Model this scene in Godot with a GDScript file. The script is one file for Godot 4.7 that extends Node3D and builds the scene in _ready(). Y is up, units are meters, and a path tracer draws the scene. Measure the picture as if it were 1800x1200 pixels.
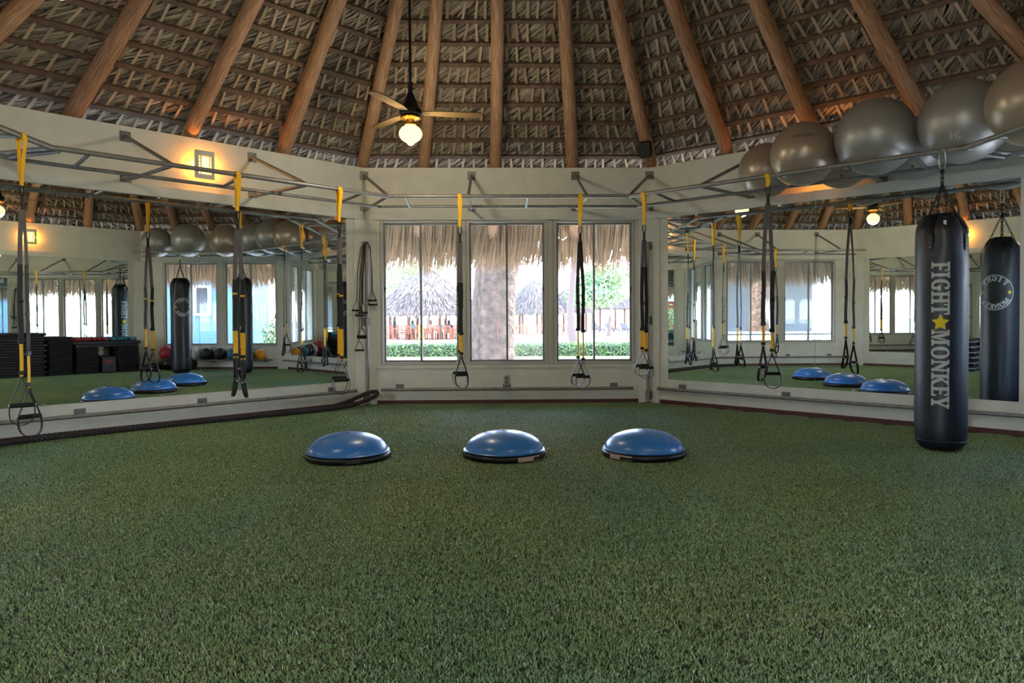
extends Node3D
# Thatched octagonal gym pavilion: mirrors on the diagonal walls, windows on the straight ones.

class MB:
	# collects triangles with normals, vertex colours and uvs for one mesh
	var v := PackedVector3Array()
	var n := PackedVector3Array()
	var c := PackedColorArray()
	var uv := PackedVector2Array()
	var col := Color.WHITE
	func tri(a: Vector3, b: Vector3, d: Vector3, na: Vector3, nb: Vector3, nd: Vector3, ua := Vector2.ZERO, ub := Vector2.ZERO, ud := Vector2.ZERO) -> void:
		if (b - a).cross(d - a).dot(na + nb + nd) > 0.0:
			v.append(a); v.append(d); v.append(b)
			n.append(na); n.append(nd); n.append(nb)
			uv.append(ua); uv.append(ud); uv.append(ub)
		else:
			v.append(a); v.append(b); v.append(d)
			n.append(na); n.append(nb); n.append(nd)
			uv.append(ua); uv.append(ub); uv.append(ud)
		c.append(col); c.append(col); c.append(col)
	func quad(a: Vector3, b: Vector3, d: Vector3, e: Vector3, nn: Vector3) -> void:
		tri(a, b, d, nn, nn, nn)
		tri(a, d, e, nn, nn, nn)
	func strip(a: Vector3, b: Vector3, d: Vector3, e: Vector3) -> void:
		var nn := (b - a).cross(e - a).normalized()
		quad(a, b, d, e, nn)
	func box(o: Vector3, s: Vector3, m := Basis()) -> void:
		var h := s * 0.5
		for k in 3:
			var x := Vector3.ZERO; var y := Vector3.ZERO; var z := Vector3.ZERO
			x[(k + 1) % 3] = h[(k + 1) % 3]; y[(k + 2) % 3] = h[(k + 2) % 3]; z[k] = h[k]
			for g in [-1.0, 1.0]:
				var q: Vector3 = z * g
				quad(o + m * (q - x - y), o + m * (q + x - y), o + m * (q + x + y), o + m * (q - x + y), (m * q).normalized())
	func bev(o: Vector3, s: Vector3, r: float, m := Basis()) -> void:
		var h := s * 0.5
		r = minf(r, minf(h.x, minf(h.y, h.z)) * 0.9)
		var p := func(g: Vector3, k: int) -> Vector3:
			var q := Vector3(g.x * (h.x - r), g.y * (h.y - r), g.z * (h.z - r))
			q[k] = g[k] * h[k]
			return o + m * q
		for k in 3:
			var i := (k + 1) % 3; var j := (k + 2) % 3
			for a in [-1.0, 1.0]:
				var g := Vector3.ZERO; g[k] = a
				var qs := []
				for e in [[-1.0, -1.0], [1.0, -1.0], [1.0, 1.0], [-1.0, 1.0]]:
					g[i] = e[0]; g[j] = e[1]; qs.append(p.call(g, k))
				var fn := Vector3.ZERO; fn[k] = a
				quad(qs[0], qs[1], qs[2], qs[3], m * fn)
				for b in [-1.0, 1.0]:
					var e1 := Vector3.ZERO; e1[k] = a; e1[i] = b
					var lo := e1; lo[j] = -1.0
					var hi := e1; hi[j] = 1.0
					quad(p.call(lo, k), p.call(hi, k), p.call(hi, i), p.call(lo, i), (m * e1).normalized())
		for x in [-1.0, 1.0]:
			for y in [-1.0, 1.0]:
				for z in [-1.0, 1.0]:
					var g := Vector3(x, y, z)
					var nn := (m * g).normalized()
					tri(p.call(g, 0), p.call(g, 1), p.call(g, 2), nn, nn, nn)
	func sweep(path: PackedVector3Array, prof: PackedVector2Array, side: Vector3, smooth := false, radii := PackedFloat32Array(), caps := true, twist := 0.0, turn := PackedFloat32Array()) -> void:
		# a closed profile along a path; side is the profile's x axis
		var m := prof.size()
		var rings := []
		var norms := []
		var lens := PackedFloat32Array()
		var total := 0.0
		for i in path.size():
			if i: total += path[i].distance_to(path[i - 1])
			lens.append(total)
			var t := (path[mini(i + 1, path.size() - 1)] - path[maxi(i - 1, 0)]).normalized()
			var x := (side - t * side.dot(t))
			if x.length() < 0.001: x = t.cross(Vector3(0.3, 0.9, 0.2))
			x = x.normalized()
			side = x if smooth else side
			var y := t.cross(x)
			var a := twist * total
			if turn.size(): a += turn[i]
			var k := radii[i] if radii.size() else 1.0
			var ring := PackedVector3Array()
			var nr := PackedVector3Array()
			for j in m:
				var w := prof[j].rotated(a)
				ring.append(path[i] + (x * w.x + y * w.y) * k)
				var e := (prof[(j + 1) % m] - prof[(j + m - 1) % m])
				var nn := Vector2(e.y, -e.x).rotated(a).normalized()
				nr.append((x * nn.x + y * nn.y).normalized())
			rings.append(ring); norms.append(nr)
		for i in path.size() - 1:
			for j in m:
				var j2 := (j + 1) % m
				var p: Vector3 = rings[i][j]; var q: Vector3 = rings[i][j2]
				var r: Vector3 = rings[i + 1][j2]; var s: Vector3 = rings[i + 1][j]
				if smooth:
					var u0 := float(j) / m; var u1 := float(j + 1) / m
					tri(p, q, r, norms[i][j], norms[i][j2], norms[i + 1][j2], Vector2(u0, lens[i]), Vector2(u1, lens[i]), Vector2(u1, lens[i + 1]))
					tri(p, r, s, norms[i][j], norms[i + 1][j2], norms[i + 1][j], Vector2(u0, lens[i]), Vector2(u1, lens[i + 1]), Vector2(u0, lens[i + 1]))
				else:
					var nn: Vector3 = (q - p).cross(s - p)
					if nn.length() < 1e-12: nn = norms[i][j]
					nn = nn.normalized()
					if nn.dot(norms[i][j] + norms[i][j2]) < 0.0: nn = -nn
					quad(p, q, r, s, nn)
		if caps:
			for e in [0, path.size() - 1]:
				var f := (path[0] - path[1]) if e == 0 else (path[-1] - path[-2])
				f = f.normalized()
				for j in range(1, m - 1):
					tri(rings[e][0], rings[e][j], rings[e][j + 1], f, f, f)
	func tube(path: PackedVector3Array, r: float, seg := 10, radii := PackedFloat32Array(), caps := true) -> void:
		var prof := PackedVector2Array()
		for j in seg: prof.append(Vector2.from_angle(TAU * j / seg) * r)
		var d := (path[1] - path[0]).normalized()
		var s := d.cross(Vector3.UP)
		if s.length() < 0.05: s = d.cross(Vector3.RIGHT)
		sweep(path, prof, s.normalized(), true, radii, caps)
	func rod(a: Vector3, b: Vector3, r: float, seg := 10) -> void:
		tube(PackedVector3Array([a, b]), r, seg)
	func band(path: PackedVector3Array, w: float, th: float, side: Vector3) -> void:
		sweep(path, PackedVector2Array([Vector2(-w / 2, -th / 2), Vector2(w / 2, -th / 2), Vector2(w / 2, th / 2), Vector2(-w / 2, th / 2)]), side)
	func lathe(prof: PackedVector2Array, seg := 32, o := Vector3.ZERO, m := Basis(), sharp := 0.9) -> void:
		# profile of (radius, height) from bottom to top or top to bottom; shared normals where the turn is gentle
		var k := prof.size()
		var fn := []
		for i in k - 1:
			var e := prof[i + 1] - prof[i]
			fn.append(Vector2(e.y, -e.x).normalized())
		var up := 1.0 if prof[k - 1].y >= prof[0].y else -1.0
		for i in k - 1:
			var n0: Vector2 = fn[i]; var n1: Vector2 = fn[i]
			if i > 0 and fn[i].dot(fn[i - 1]) > sharp: n0 = (fn[i] + fn[i - 1]).normalized()
			if i < k - 2 and fn[i].dot(fn[i + 1]) > sharp: n1 = (fn[i] + fn[i + 1]).normalized()
			n0 *= up; n1 *= up
			for j in seg:
				var a0 := TAU * j / seg; var a1 := TAU * (j + 1) / seg
				var d0 := Vector3(cos(a0), 0, sin(a0)); var d1 := Vector3(cos(a1), 0, sin(a1))
				var p := o + m * (d0 * prof[i].x + Vector3.UP * prof[i].y)
				var q := o + m * (d1 * prof[i].x + Vector3.UP * prof[i].y)
				var r := o + m * (d1 * prof[i + 1].x + Vector3.UP * prof[i + 1].y)
				var s := o + m * (d0 * prof[i + 1].x + Vector3.UP * prof[i + 1].y)
				var np := m * (d0 * n0.x + Vector3.UP * n0.y); var nq := m * (d1 * n0.x + Vector3.UP * n0.y)
				var nr := m * (d1 * n1.x + Vector3.UP * n1.y); var ns := m * (d0 * n1.x + Vector3.UP * n1.y)
				var u0 := float(j) / seg; var u1 := float(j + 1) / seg
				if prof[i].x > 1e-6: tri(p, q, r, np, nq, nr, Vector2(u0, prof[i].y), Vector2(u1, prof[i].y), Vector2(u1, prof[i + 1].y))
				if prof[i + 1].x > 1e-6: tri(p, r, s, np, nr, ns, Vector2(u0, prof[i].y), Vector2(u1, prof[i + 1].y), Vector2(u0, prof[i + 1].y))
	func ball(o: Vector3, r: Vector3, seg := 24, rows := 14) -> void:
		var at := func(i: int, j: int) -> Vector3:
			var a := PI * i / rows - PI / 2; var b := TAU * j / seg
			return Vector3(cos(a) * cos(b), sin(a), cos(a) * sin(b))
		for i in rows:
			for j in seg:
				var p: Vector3 = at.call(i, j); var q: Vector3 = at.call(i, j + 1); var s: Vector3 = at.call(i + 1, j + 1); var t: Vector3 = at.call(i + 1, j)
				if i > 0: tri(o + p * r, o + q * r, o + s * r, (p / r).normalized(), (q / r).normalized(), (s / r).normalized())
				if i < rows - 1: tri(o + p * r, o + s * r, o + t * r, (p / r).normalized(), (s / r).normalized(), (t / r).normalized())
	func prism(poly: PackedVector2Array, y0: float, y1: float) -> void:
		# a convex footprint in x and z
		var mid := Vector2.ZERO
		for p in poly: mid += p / poly.size()
		for i in poly.size():
			var a := poly[i]; var b := poly[(i + 1) % poly.size()]
			var e := b - a
			var nn := Vector3(e.y, 0, -e.x).normalized()
			if nn.dot(Vector3(a.x - mid.x, 0, a.y - mid.y)) < 0: nn = -nn
			quad(Vector3(a.x, y0, a.y), Vector3(b.x, y0, b.y), Vector3(b.x, y1, b.y), Vector3(a.x, y1, a.y), nn)
			tri(Vector3(mid.x, y1, mid.y), Vector3(a.x, y1, a.y), Vector3(b.x, y1, b.y), Vector3.UP, Vector3.UP, Vector3.UP)
			tri(Vector3(mid.x, y0, mid.y), Vector3(a.x, y0, a.y), Vector3(b.x, y0, b.y), Vector3.DOWN, Vector3.DOWN, Vector3.DOWN)
	func mesh() -> ArrayMesh:
		var a := []
		a.resize(Mesh.ARRAY_MAX)
		a[Mesh.ARRAY_VERTEX] = v; a[Mesh.ARRAY_NORMAL] = n; a[Mesh.ARRAY_COLOR] = c; a[Mesh.ARRAY_TEX_UV] = uv
		var m := ArrayMesh.new()
		m.add_surface_from_arrays(Mesh.PRIMITIVE_TRIANGLES, a)
		return m

var rng := RandomNumberGenerator.new()
var M := {}
var taken := {}
var SIDE := {}
const HW := 2.91          # top of the walls
const HB := 2.27          # underside of the ring beam, top of the mirrors
const HR := 2.375         # pull-up rail
const DR := 1.105         # rail out from the wall
const H2 := 2.325         # inner pipe of the rig
const D2 := 0.70
const APEX := Vector3(0, 6.2, -0.29)
const GROUND := -0.4
const CAM := Vector3(-0.1478, 1.0695, 4.2346)

func rf(a: float, b: float) -> float:
	return rng.randf_range(a, b)
func numbered(called: String) -> String:
	var k: int = taken.get(called, 0)
	taken[called] = k + 1
	return called if k == 0 else "%s_%03d" % [called, k]
func tag(o: Node3D, label: String, category: String, group := "") -> Node3D:
	o.set_meta("label", label); o.set_meta("category", category)
	if group: o.set_meta("group", group)
	return o
func thing(called: String, label: String, category: String, xf := Transform3D(), group := "") -> Node3D:
	var o := Node3D.new()
	o.name = numbered(called)
	add_child(o)
	o.transform = xf
	return tag(o, label, category, group)
func part(p: Node, called: String, mb, m: Material, xf := Transform3D()) -> MeshInstance3D:
	var o := MeshInstance3D.new()
	o.name = called
	o.mesh = mb.mesh() if mb is MB else mb
	o.material_override = m
	o.transform = xf
	p.add_child(o, true)
	return o
func solo(called: String, mb, m: Material, label: String, category: String, xf := Transform3D(), group := "") -> MeshInstance3D:
	var o := MeshInstance3D.new()
	o.name = numbered(called)
	o.mesh = mb.mesh() if mb is MB else mb
	o.material_override = m
	o.transform = xf
	add_child(o)
	tag(o, label, category, group)
	return o
func structure(called: String, mb, m: Material, xf := Transform3D()) -> Node3D:
	var o: Node3D
	if mb == null:
		o = Node3D.new()
	else:
		o = MeshInstance3D.new()
		o.mesh = mb.mesh() if mb is MB else mb
		o.material_override = m
	o.name = called
	o.transform = xf
	o.set_meta("kind", "structure")
	add_child(o)
	return o
func dup(o: Node3D, called: String, label: String, xf: Transform3D) -> Node3D:
	var r := o.duplicate() as Node3D
	r.name = numbered(called)
	add_child(r)
	r.transform = xf
	r.set_meta("label", label)
	return r
func V(x: float, y: float, z: float) -> Vector3: return Vector3(x, y, z)
func P(a: Array) -> PackedVector3Array: return PackedVector3Array(a)
func at(x: float, y: float, z: float, turn := 0.0) -> Transform3D:
	return Transform3D(Basis(Vector3.UP, turn), Vector3(x, y, z))
func wall_point(k: String, u: float, h: float, off: float) -> Vector3:
	return SIDE[k].xf * Vector3(u, h, off)
func on_wall(k: String, u: float, h: float, off: float) -> Transform3D:
	return Transform3D(SIDE[k].xf.basis, wall_point(k, u, h, off))
func noise(freq: float, octaves := 4, kind := FastNoiseLite.TYPE_SIMPLEX_SMOOTH, sd := 1) -> FastNoiseLite:
	var f := FastNoiseLite.new()
	f.noise_type = kind; f.frequency = freq; f.fractal_octaves = octaves; f.seed = sd
	return f
func ntex(freq: float, a: Color, b: Color, octaves := 4, size := 512, sd := 1) -> NoiseTexture2D:
	var t := NoiseTexture2D.new()
	t.width = size; t.height = size; t.seamless = true; t.noise = noise(freq, octaves, FastNoiseLite.TYPE_SIMPLEX_SMOOTH, sd)
	var g := Gradient.new()
	g.set_color(0, a); g.set_color(1, b)
	t.color_ramp = g
	return t
func nbump(freq: float, strength: float, octaves := 4, size := 512, sd := 2) -> NoiseTexture2D:
	var t := NoiseTexture2D.new()
	t.width = size; t.height = size; t.seamless = true; t.as_normal_map = true; t.bump_strength = strength
	t.noise = noise(freq, octaves, FastNoiseLite.TYPE_SIMPLEX_SMOOTH, sd)
	return t
func mat(key: String, c: Color, rough := 0.7, metal := 0.0) -> StandardMaterial3D:
	var m := StandardMaterial3D.new()
	m.resource_name = key; m.albedo_color = c; m.roughness = rough; m.metallic = metal
	M[key] = m
	return m
func tri_uv(m: StandardMaterial3D, s: float, world := false) -> void:
	m.uv1_triplanar = true; m.uv1_scale = Vector3.ONE * s; m.uv1_world_triplanar = world
func materials() -> void:
	var m := mat("plaster", Color(0.825, 0.83, 0.775), 0.75)
	m.albedo_texture = ntex(0.012, Color(0.94, 0.94, 0.94), Color(1, 1, 1), 5, 512, 3); m.normal_enabled = true
	m.normal_texture = nbump(0.04, 1.2, 4, 512, 4); m.normal_scale = 0.25; tri_uv(m, 0.6)
	m = mat("base_red", Color(0.31, 0.16, 0.15), 0.7)
	m = mat("mirror", Color(0.90, 0.925, 0.915), 0.0, 1.0)
	m = mat("mirror_edge", Color(0.55, 0.62, 0.6), 0.25)
	m = mat("pipe", Color(0.58, 0.58, 0.565), 0.42, 0.4)
	m.albedo_texture = ntex(0.02, Color(0.75, 0.75, 0.75), Color(1, 1, 1), 5, 256, 9); tri_uv(m, 3.0)
	m = mat("plate", Color(0.45, 0.45, 0.44), 0.5, 0.6)
	m = mat("aluminium", Color(0.68, 0.68, 0.64), 0.5, 0.1)
	m = mat("aluminium_backlit", Color(0.48, 0.48, 0.46), 0.5, 0.1)  # aluminium darkened so the sashes look backlit
	m = mat("glass", Color(1, 1, 1, 0.05), 0.0)
	m.transparency = BaseMaterial3D.TRANSPARENCY_ALPHA
	# timber: grain runs along v
	m = mat("rafter", Color(0.78, 0.63, 0.48), 0.75)
	m.albedo_texture = ntex(0.02, Color(0.62, 0.55, 0.5), Color(1, 1, 1), 5, 512, 11); m.uv1_scale = Vector3(3.0, 0.35, 1)
	m.vertex_color_use_as_albedo = true
	m = mat("purlin", Color(0.475, 0.385, 0.305), 0.85)
	m.albedo_texture = ntex(0.015, Color(0.6, 0.58, 0.55), Color(1, 1, 1), 5, 512, 12); tri_uv(m, 1.4, true)
	m = mat("stem", Color(0.70, 0.62, 0.51), 0.8)
	m.vertex_color_use_as_albedo = true
	m = mat("thatch", Color(1, 1, 1), 0.85)
	m.vertex_color_use_as_albedo = true
	m = mat("fringe", Color(1, 1, 1), 0.9)
	m.vertex_color_use_as_albedo = true; m.backlight_enabled = true; m.backlight = Color(0.16, 0.11, 0.07)
	m = mat("thatch_core", Color(0.30, 0.23, 0.16), 0.95)
	m.albedo_texture = ntex(0.03, Color(0.5, 0.48, 0.45), Color(1, 1, 1), 5, 512, 14); tri_uv(m, 1.0, true)
	m = mat("turf_base", Color(0.09, 0.115, 0.075), 0.95)
	m = mat("turf", Color(1, 1, 1), 0.42)
	m.vertex_color_use_as_albedo = true; m.metallic_specular = 0.4
	m = mat("webbing_yellow", Color(0.93, 0.71, 0.03), 0.6)
	m = mat("webbing_black", Color(0.055, 0.056, 0.065), 0.6)
	m = mat("webbing_grey", Color(0.36, 0.345, 0.355), 0.65)
	m = mat("foam_black", Color(0.035, 0.035, 0.04), 0.75)
	m = mat("metal_black", Color(0.05, 0.05, 0.055), 0.35, 0.5)
	m = mat("steel", Color(0.7, 0.7, 0.7), 0.3, 0.9)
	m = mat("bosu_blue", Color(0.19, 0.46, 0.74), 0.36)
	m.clearcoat_enabled = true; m.clearcoat = 0.35; m.clearcoat_roughness = 0.2
	m = mat("bosu_base", Color(0.03, 0.031, 0.036), 0.42)
	m = mat("sticker", Color(0.72, 0.62, 0.55), 0.6)
	m = mat("leather", Color(0.080, 0.098, 0.135), 0.40)
	m.normal_enabled = true; m.normal_texture = nbump(0.02, 5.0, 5, 512, 21); m.normal_scale = 0.22; m.uv1_scale = Vector3(3, 3, 1)
	m = mat("leather_strap", Color(0.095, 0.10, 0.115), 0.45)
	m = mat("print_grey", Color(0.68, 0.72, 0.69), 0.7)
	m = mat("print_yellow", Color(0.86, 0.78, 0.06), 0.65)
	m = mat("print_white", Color(0.78, 0.78, 0.76), 0.7)
	m = mat("ball_silver", Color(0.60, 0.60, 0.575), 0.38, 0.35)
	m = mat("ball_warm_shade", Color(0.64, 0.58, 0.51), 0.32, 0.35)  # silver ball colour tinted tan to stand for warm shade
	m = mat("print_dark", Color(0.2, 0.19, 0.18), 0.6)
	m = mat("rope", Color(0.17, 0.15, 0.165), 0.7)
	m = mat("iron", Color(0.04, 0.04, 0.04), 0.6, 0.2)
	m = mat("brass", Color(0.83, 0.58, 0.2), 0.22, 0.95)
	m = mat("blade", Color(0.40, 0.32, 0.20), 0.9)
	m.metallic_specular = 0.15
	m = mat("sconce_plate", Color(0.78, 0.77, 0.74), 0.55)
	m = mat("globe", Color(1, 0.93, 0.78), 0.25)
	m.emission_enabled = true; m.emission = Color(1.0, 0.88, 0.62); m.emission_energy_multiplier = 1.7
	m = mat("sconce_glow", Color(1, 0.9, 0.6), 0.5)
	m.emission_enabled = true; m.emission = Color(1.0, 0.86, 0.5); m.emission_energy_multiplier = 2.4
	m = mat("rubber_step", Color(0.035, 0.036, 0.042), 0.55)
	m = mat("rubber_mat", Color(0.03, 0.07, 0.17), 0.5)
	m = mat("mat_edge", Color(0.55, 0.6, 0.66), 0.6)
	m = mat("red_rubber", Color(0.55, 0.10, 0.13), 0.5)
	m = mat("teal_rubber", Color(0.03, 0.42, 0.50), 0.5)
	m = mat("green_rubber", Color(0.03, 0.14, 0.09), 0.5)
	m = mat("black_rubber", Color(0.05, 0.055, 0.06), 0.5)
	m = mat("white_rubber", Color(0.75, 0.75, 0.73), 0.5)
	m = mat("yellow_rubber", Color(0.85, 0.55, 0.08), 0.5)
	m = mat("navy_rubber", Color(0.05, 0.16, 0.36), 0.5)
	m = mat("purple_tube", Color(0.30, 0.08, 0.14), 0.5)
	m = mat("green_tube", Color(0.03, 0.22, 0.16), 0.5)
	m = mat("outlet", Color(0.66, 0.64, 0.58), 0.5)
	# outdoors
	m = mat("sand", Color(0.84, 0.77, 0.68), 0.95)
	m.albedo_texture = ntex(0.02, Color(0.85, 0.85, 0.85), Color(1, 1, 1), 5, 512, 31); tri_uv(m, 0.2, true)
	m = mat("bounce_paving", Color(0.86, 0.82, 0.77), 0.9)
	m.albedo_texture = ntex(0.03, Color(0.9, 0.9, 0.9), Color(1, 1, 1), 5, 512, 36); tri_uv(m, 0.4, true)
	m = mat("lawn", Color(0.50, 0.53, 0.20), 0.95)
	m.albedo_texture = ntex(0.05, Color(0.7, 0.75, 0.7), Color(1, 1, 1), 5, 512, 32); tri_uv(m, 0.5, true)
	m = mat("leaf", Color(1, 1, 1), 0.6)
	m.vertex_color_use_as_albedo = true; m.backlight_enabled = true; m.backlight = Color(0.18, 0.24, 0.06)
	m = mat("hedge_core", Color(0.09, 0.14, 0.06), 0.95)
	m = mat("bark", Color(0.50, 0.385, 0.31), 0.95)
	m.albedo_texture = ntex(0.02, Color(0.5, 0.5, 0.47), Color(1, 1, 1), 6, 512, 33); m.uv1_scale = Vector3(1.0, 0.5, 1)
	m.normal_enabled = true; m.normal_texture = nbump(0.03, 10.0, 5, 512, 34); m.normal_scale = 0.8
	m = mat("palm_bark", Color(0.48, 0.40, 0.36), 0.95)
	m.albedo_texture = ntex(0.02, Color(0.6, 0.58, 0.58), Color(1, 1, 1), 5, 512, 35); m.uv1_scale = Vector3(1.0, 2.0, 1)
	m = mat("palapa", Color(1, 1, 1), 0.95)
	m.vertex_color_use_as_albedo = true
	m = mat("palapa_core", Color(0.30, 0.25, 0.22), 0.95)
	m = mat("chair_wood", Color(0.52, 0.24, 0.10), 0.6)
	m = mat("table_wood", Color(0.62, 0.34, 0.17), 0.6)
	m = mat("post_wood", Color(0.40, 0.24, 0.17), 0.8)
	m = mat("lounger_dark", Color(0.19, 0.17, 0.20), 0.8)
	m = mat("towel_red", Color(0.80, 0.16, 0.10), 0.9)
	m = mat("house_blue", Color(0.38, 0.50, 0.60), 0.85)
	m = mat("house_white", Color(0.86, 0.86, 0.86), 0.8)
	m = mat("house_grey", Color(0.45, 0.46, 0.47), 0.85)
	m = mat("house_red", Color(0.58, 0.20, 0.13), 0.85)
	m = mat("dark_pane", Color(0.28, 0.27, 0.29), 0.15)
	m = mat("chair_blue", Color(0.05, 0.17, 0.55), 0.7)
	m = mat("cloth_navy", Color(0.10, 0.12, 0.22), 0.9)
	m = mat("cloth_aqua", Color(0.40, 0.62, 0.68), 0.9)
	m = mat("cloth_white", Color(0.82, 0.80, 0.78), 0.9)
	m = mat("skin", Color(0.66, 0.45, 0.35), 0.7)
	m = mat("hair", Color(0.10, 0.07, 0.06), 0.8)
	m = mat("flower", Color(0.95, 0.80, 0.78), 0.8)
	m = mat("speaker", Color(0.035, 0.037, 0.045), 0.5)
	m = mat("concrete", Color(0.55, 0.54, 0.52), 0.9)
func lay_out() -> void:
	var pts := {"a": Vector2(-1.764, -4.63), "b": Vector2(1.764, -4.63), "c": Vector2(4.63, -1.764), "d": Vector2(4.63, 1.22), "e": Vector2(1.83, 4.02), "f": Vector2(-1.83, 4.02), "g": Vector2(-4.63, 1.22), "h": Vector2(-4.63, -1.764)}
	var order := [["north", "a", "b"], ["northeast", "b", "c"], ["east", "c", "d"], ["southeast", "d", "e"], ["south", "e", "f"], ["southwest", "f", "g"], ["west", "g", "h"], ["northwest", "h", "a"]]
	for s in order:
		var a: Vector2 = pts[s[1]]; var b: Vector2 = pts[s[2]]
		var t := (b - a).normalized()
		var m := (a + b) / 2
		var t3 := Vector3(t.x, 0, t.y)
		var n3 := t3.cross(Vector3.UP)
		SIDE[s[0]] = {"a": Vector3(a.x, 0, a.y), "b": Vector3(b.x, 0, b.y), "half": a.distance_to(b) / 2, "xf": Transform3D(Basis(t3, Vector3.UP, n3), Vector3(m.x, 0, m.y))}
func blk(mb: MB, u0: float, u1: float, h0: float, h1: float, z0: float, z1: float) -> void:
	mb.box(V((u0 + u1) / 2, (h0 + h1) / 2, (z0 + z1) / 2), V(u1 - u0, h1 - h0, z1 - z0))
func window_unit(k: String, number: int, u0: float, u1: float) -> void:
	var h0 := 0.478; var h1 := 2.268
	var w := structure("window_%d" % number, null, null, on_wall(k, (u0 + u1) / 2, 0, -0.05))
	var hw := (u1 - u0) / 2
	var f := MB.new()
	for g in [-1.0, 1.0]: f.bev(V(g * (hw - 0.02), (h0 + h1) / 2, 0), V(0.04, h1 - h0, 0.09), 0.004)
	f.bev(V(0, h1 - 0.016, 0), V(hw * 2 - 0.08, 0.032, 0.09), 0.004)
	f.bev(V(0, h0 + 0.02, 0), V(hw * 2 - 0.08, 0.04, 0.10), 0.004)
	f.bev(V(0, h0 + 0.046, -0.02), V(hw * 2 - 0.08, 0.012, 0.012), 0.002)
	part(w, "frame", f, M.aluminium)
	for g in [-1.0, 1.0]:
		var s := MB.new()
		var c0 := 0.0 if g > 0 else -(hw - 0.04)
		var c1 := (hw - 0.04) if g > 0 else 0.0
		c0 -= 0.014 if g > 0 else 0.0
		c1 += 0.014 if g < 0 else 0.0
		var z: float = 0.016 * g
		var b0 := h0 + 0.04; var b1 := h1 - 0.032
		s.bev(V(c0 + 0.013, (b0 + b1) / 2, z), V(0.026, b1 - b0, 0.026), 0.003)
		s.bev(V(c1 - 0.013, (b0 + b1) / 2, z), V(0.026, b1 - b0, 0.026), 0.003)
		s.bev(V((c0 + c1) / 2, b0 + 0.013, z), V(c1 - c0 - 0.052, 0.026, 0.026), 0.003)
		s.bev(V((c0 + c1) / 2, b1 - 0.013, z), V(c1 - c0 - 0.052, 0.026, 0.026), 0.003)
		var sash := part(w, "sash", s, M.aluminium_backlit)
		var p := MB.new()
		p.box(V((c0 + c1) / 2, (b0 + b1) / 2, z), V(c1 - c0 - 0.046, b1 - b0 - 0.046, 0.005))
		part(sash, "pane", p, M.glass)
		var l := MB.new()
		l.bev(V(c1 - 0.013 if g > 0 else c0 + 0.013, 1.42, z + 0.018), V(0.014, 0.05, 0.012), 0.003)
		part(sash, "latch", l, M.metal_black)
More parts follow.
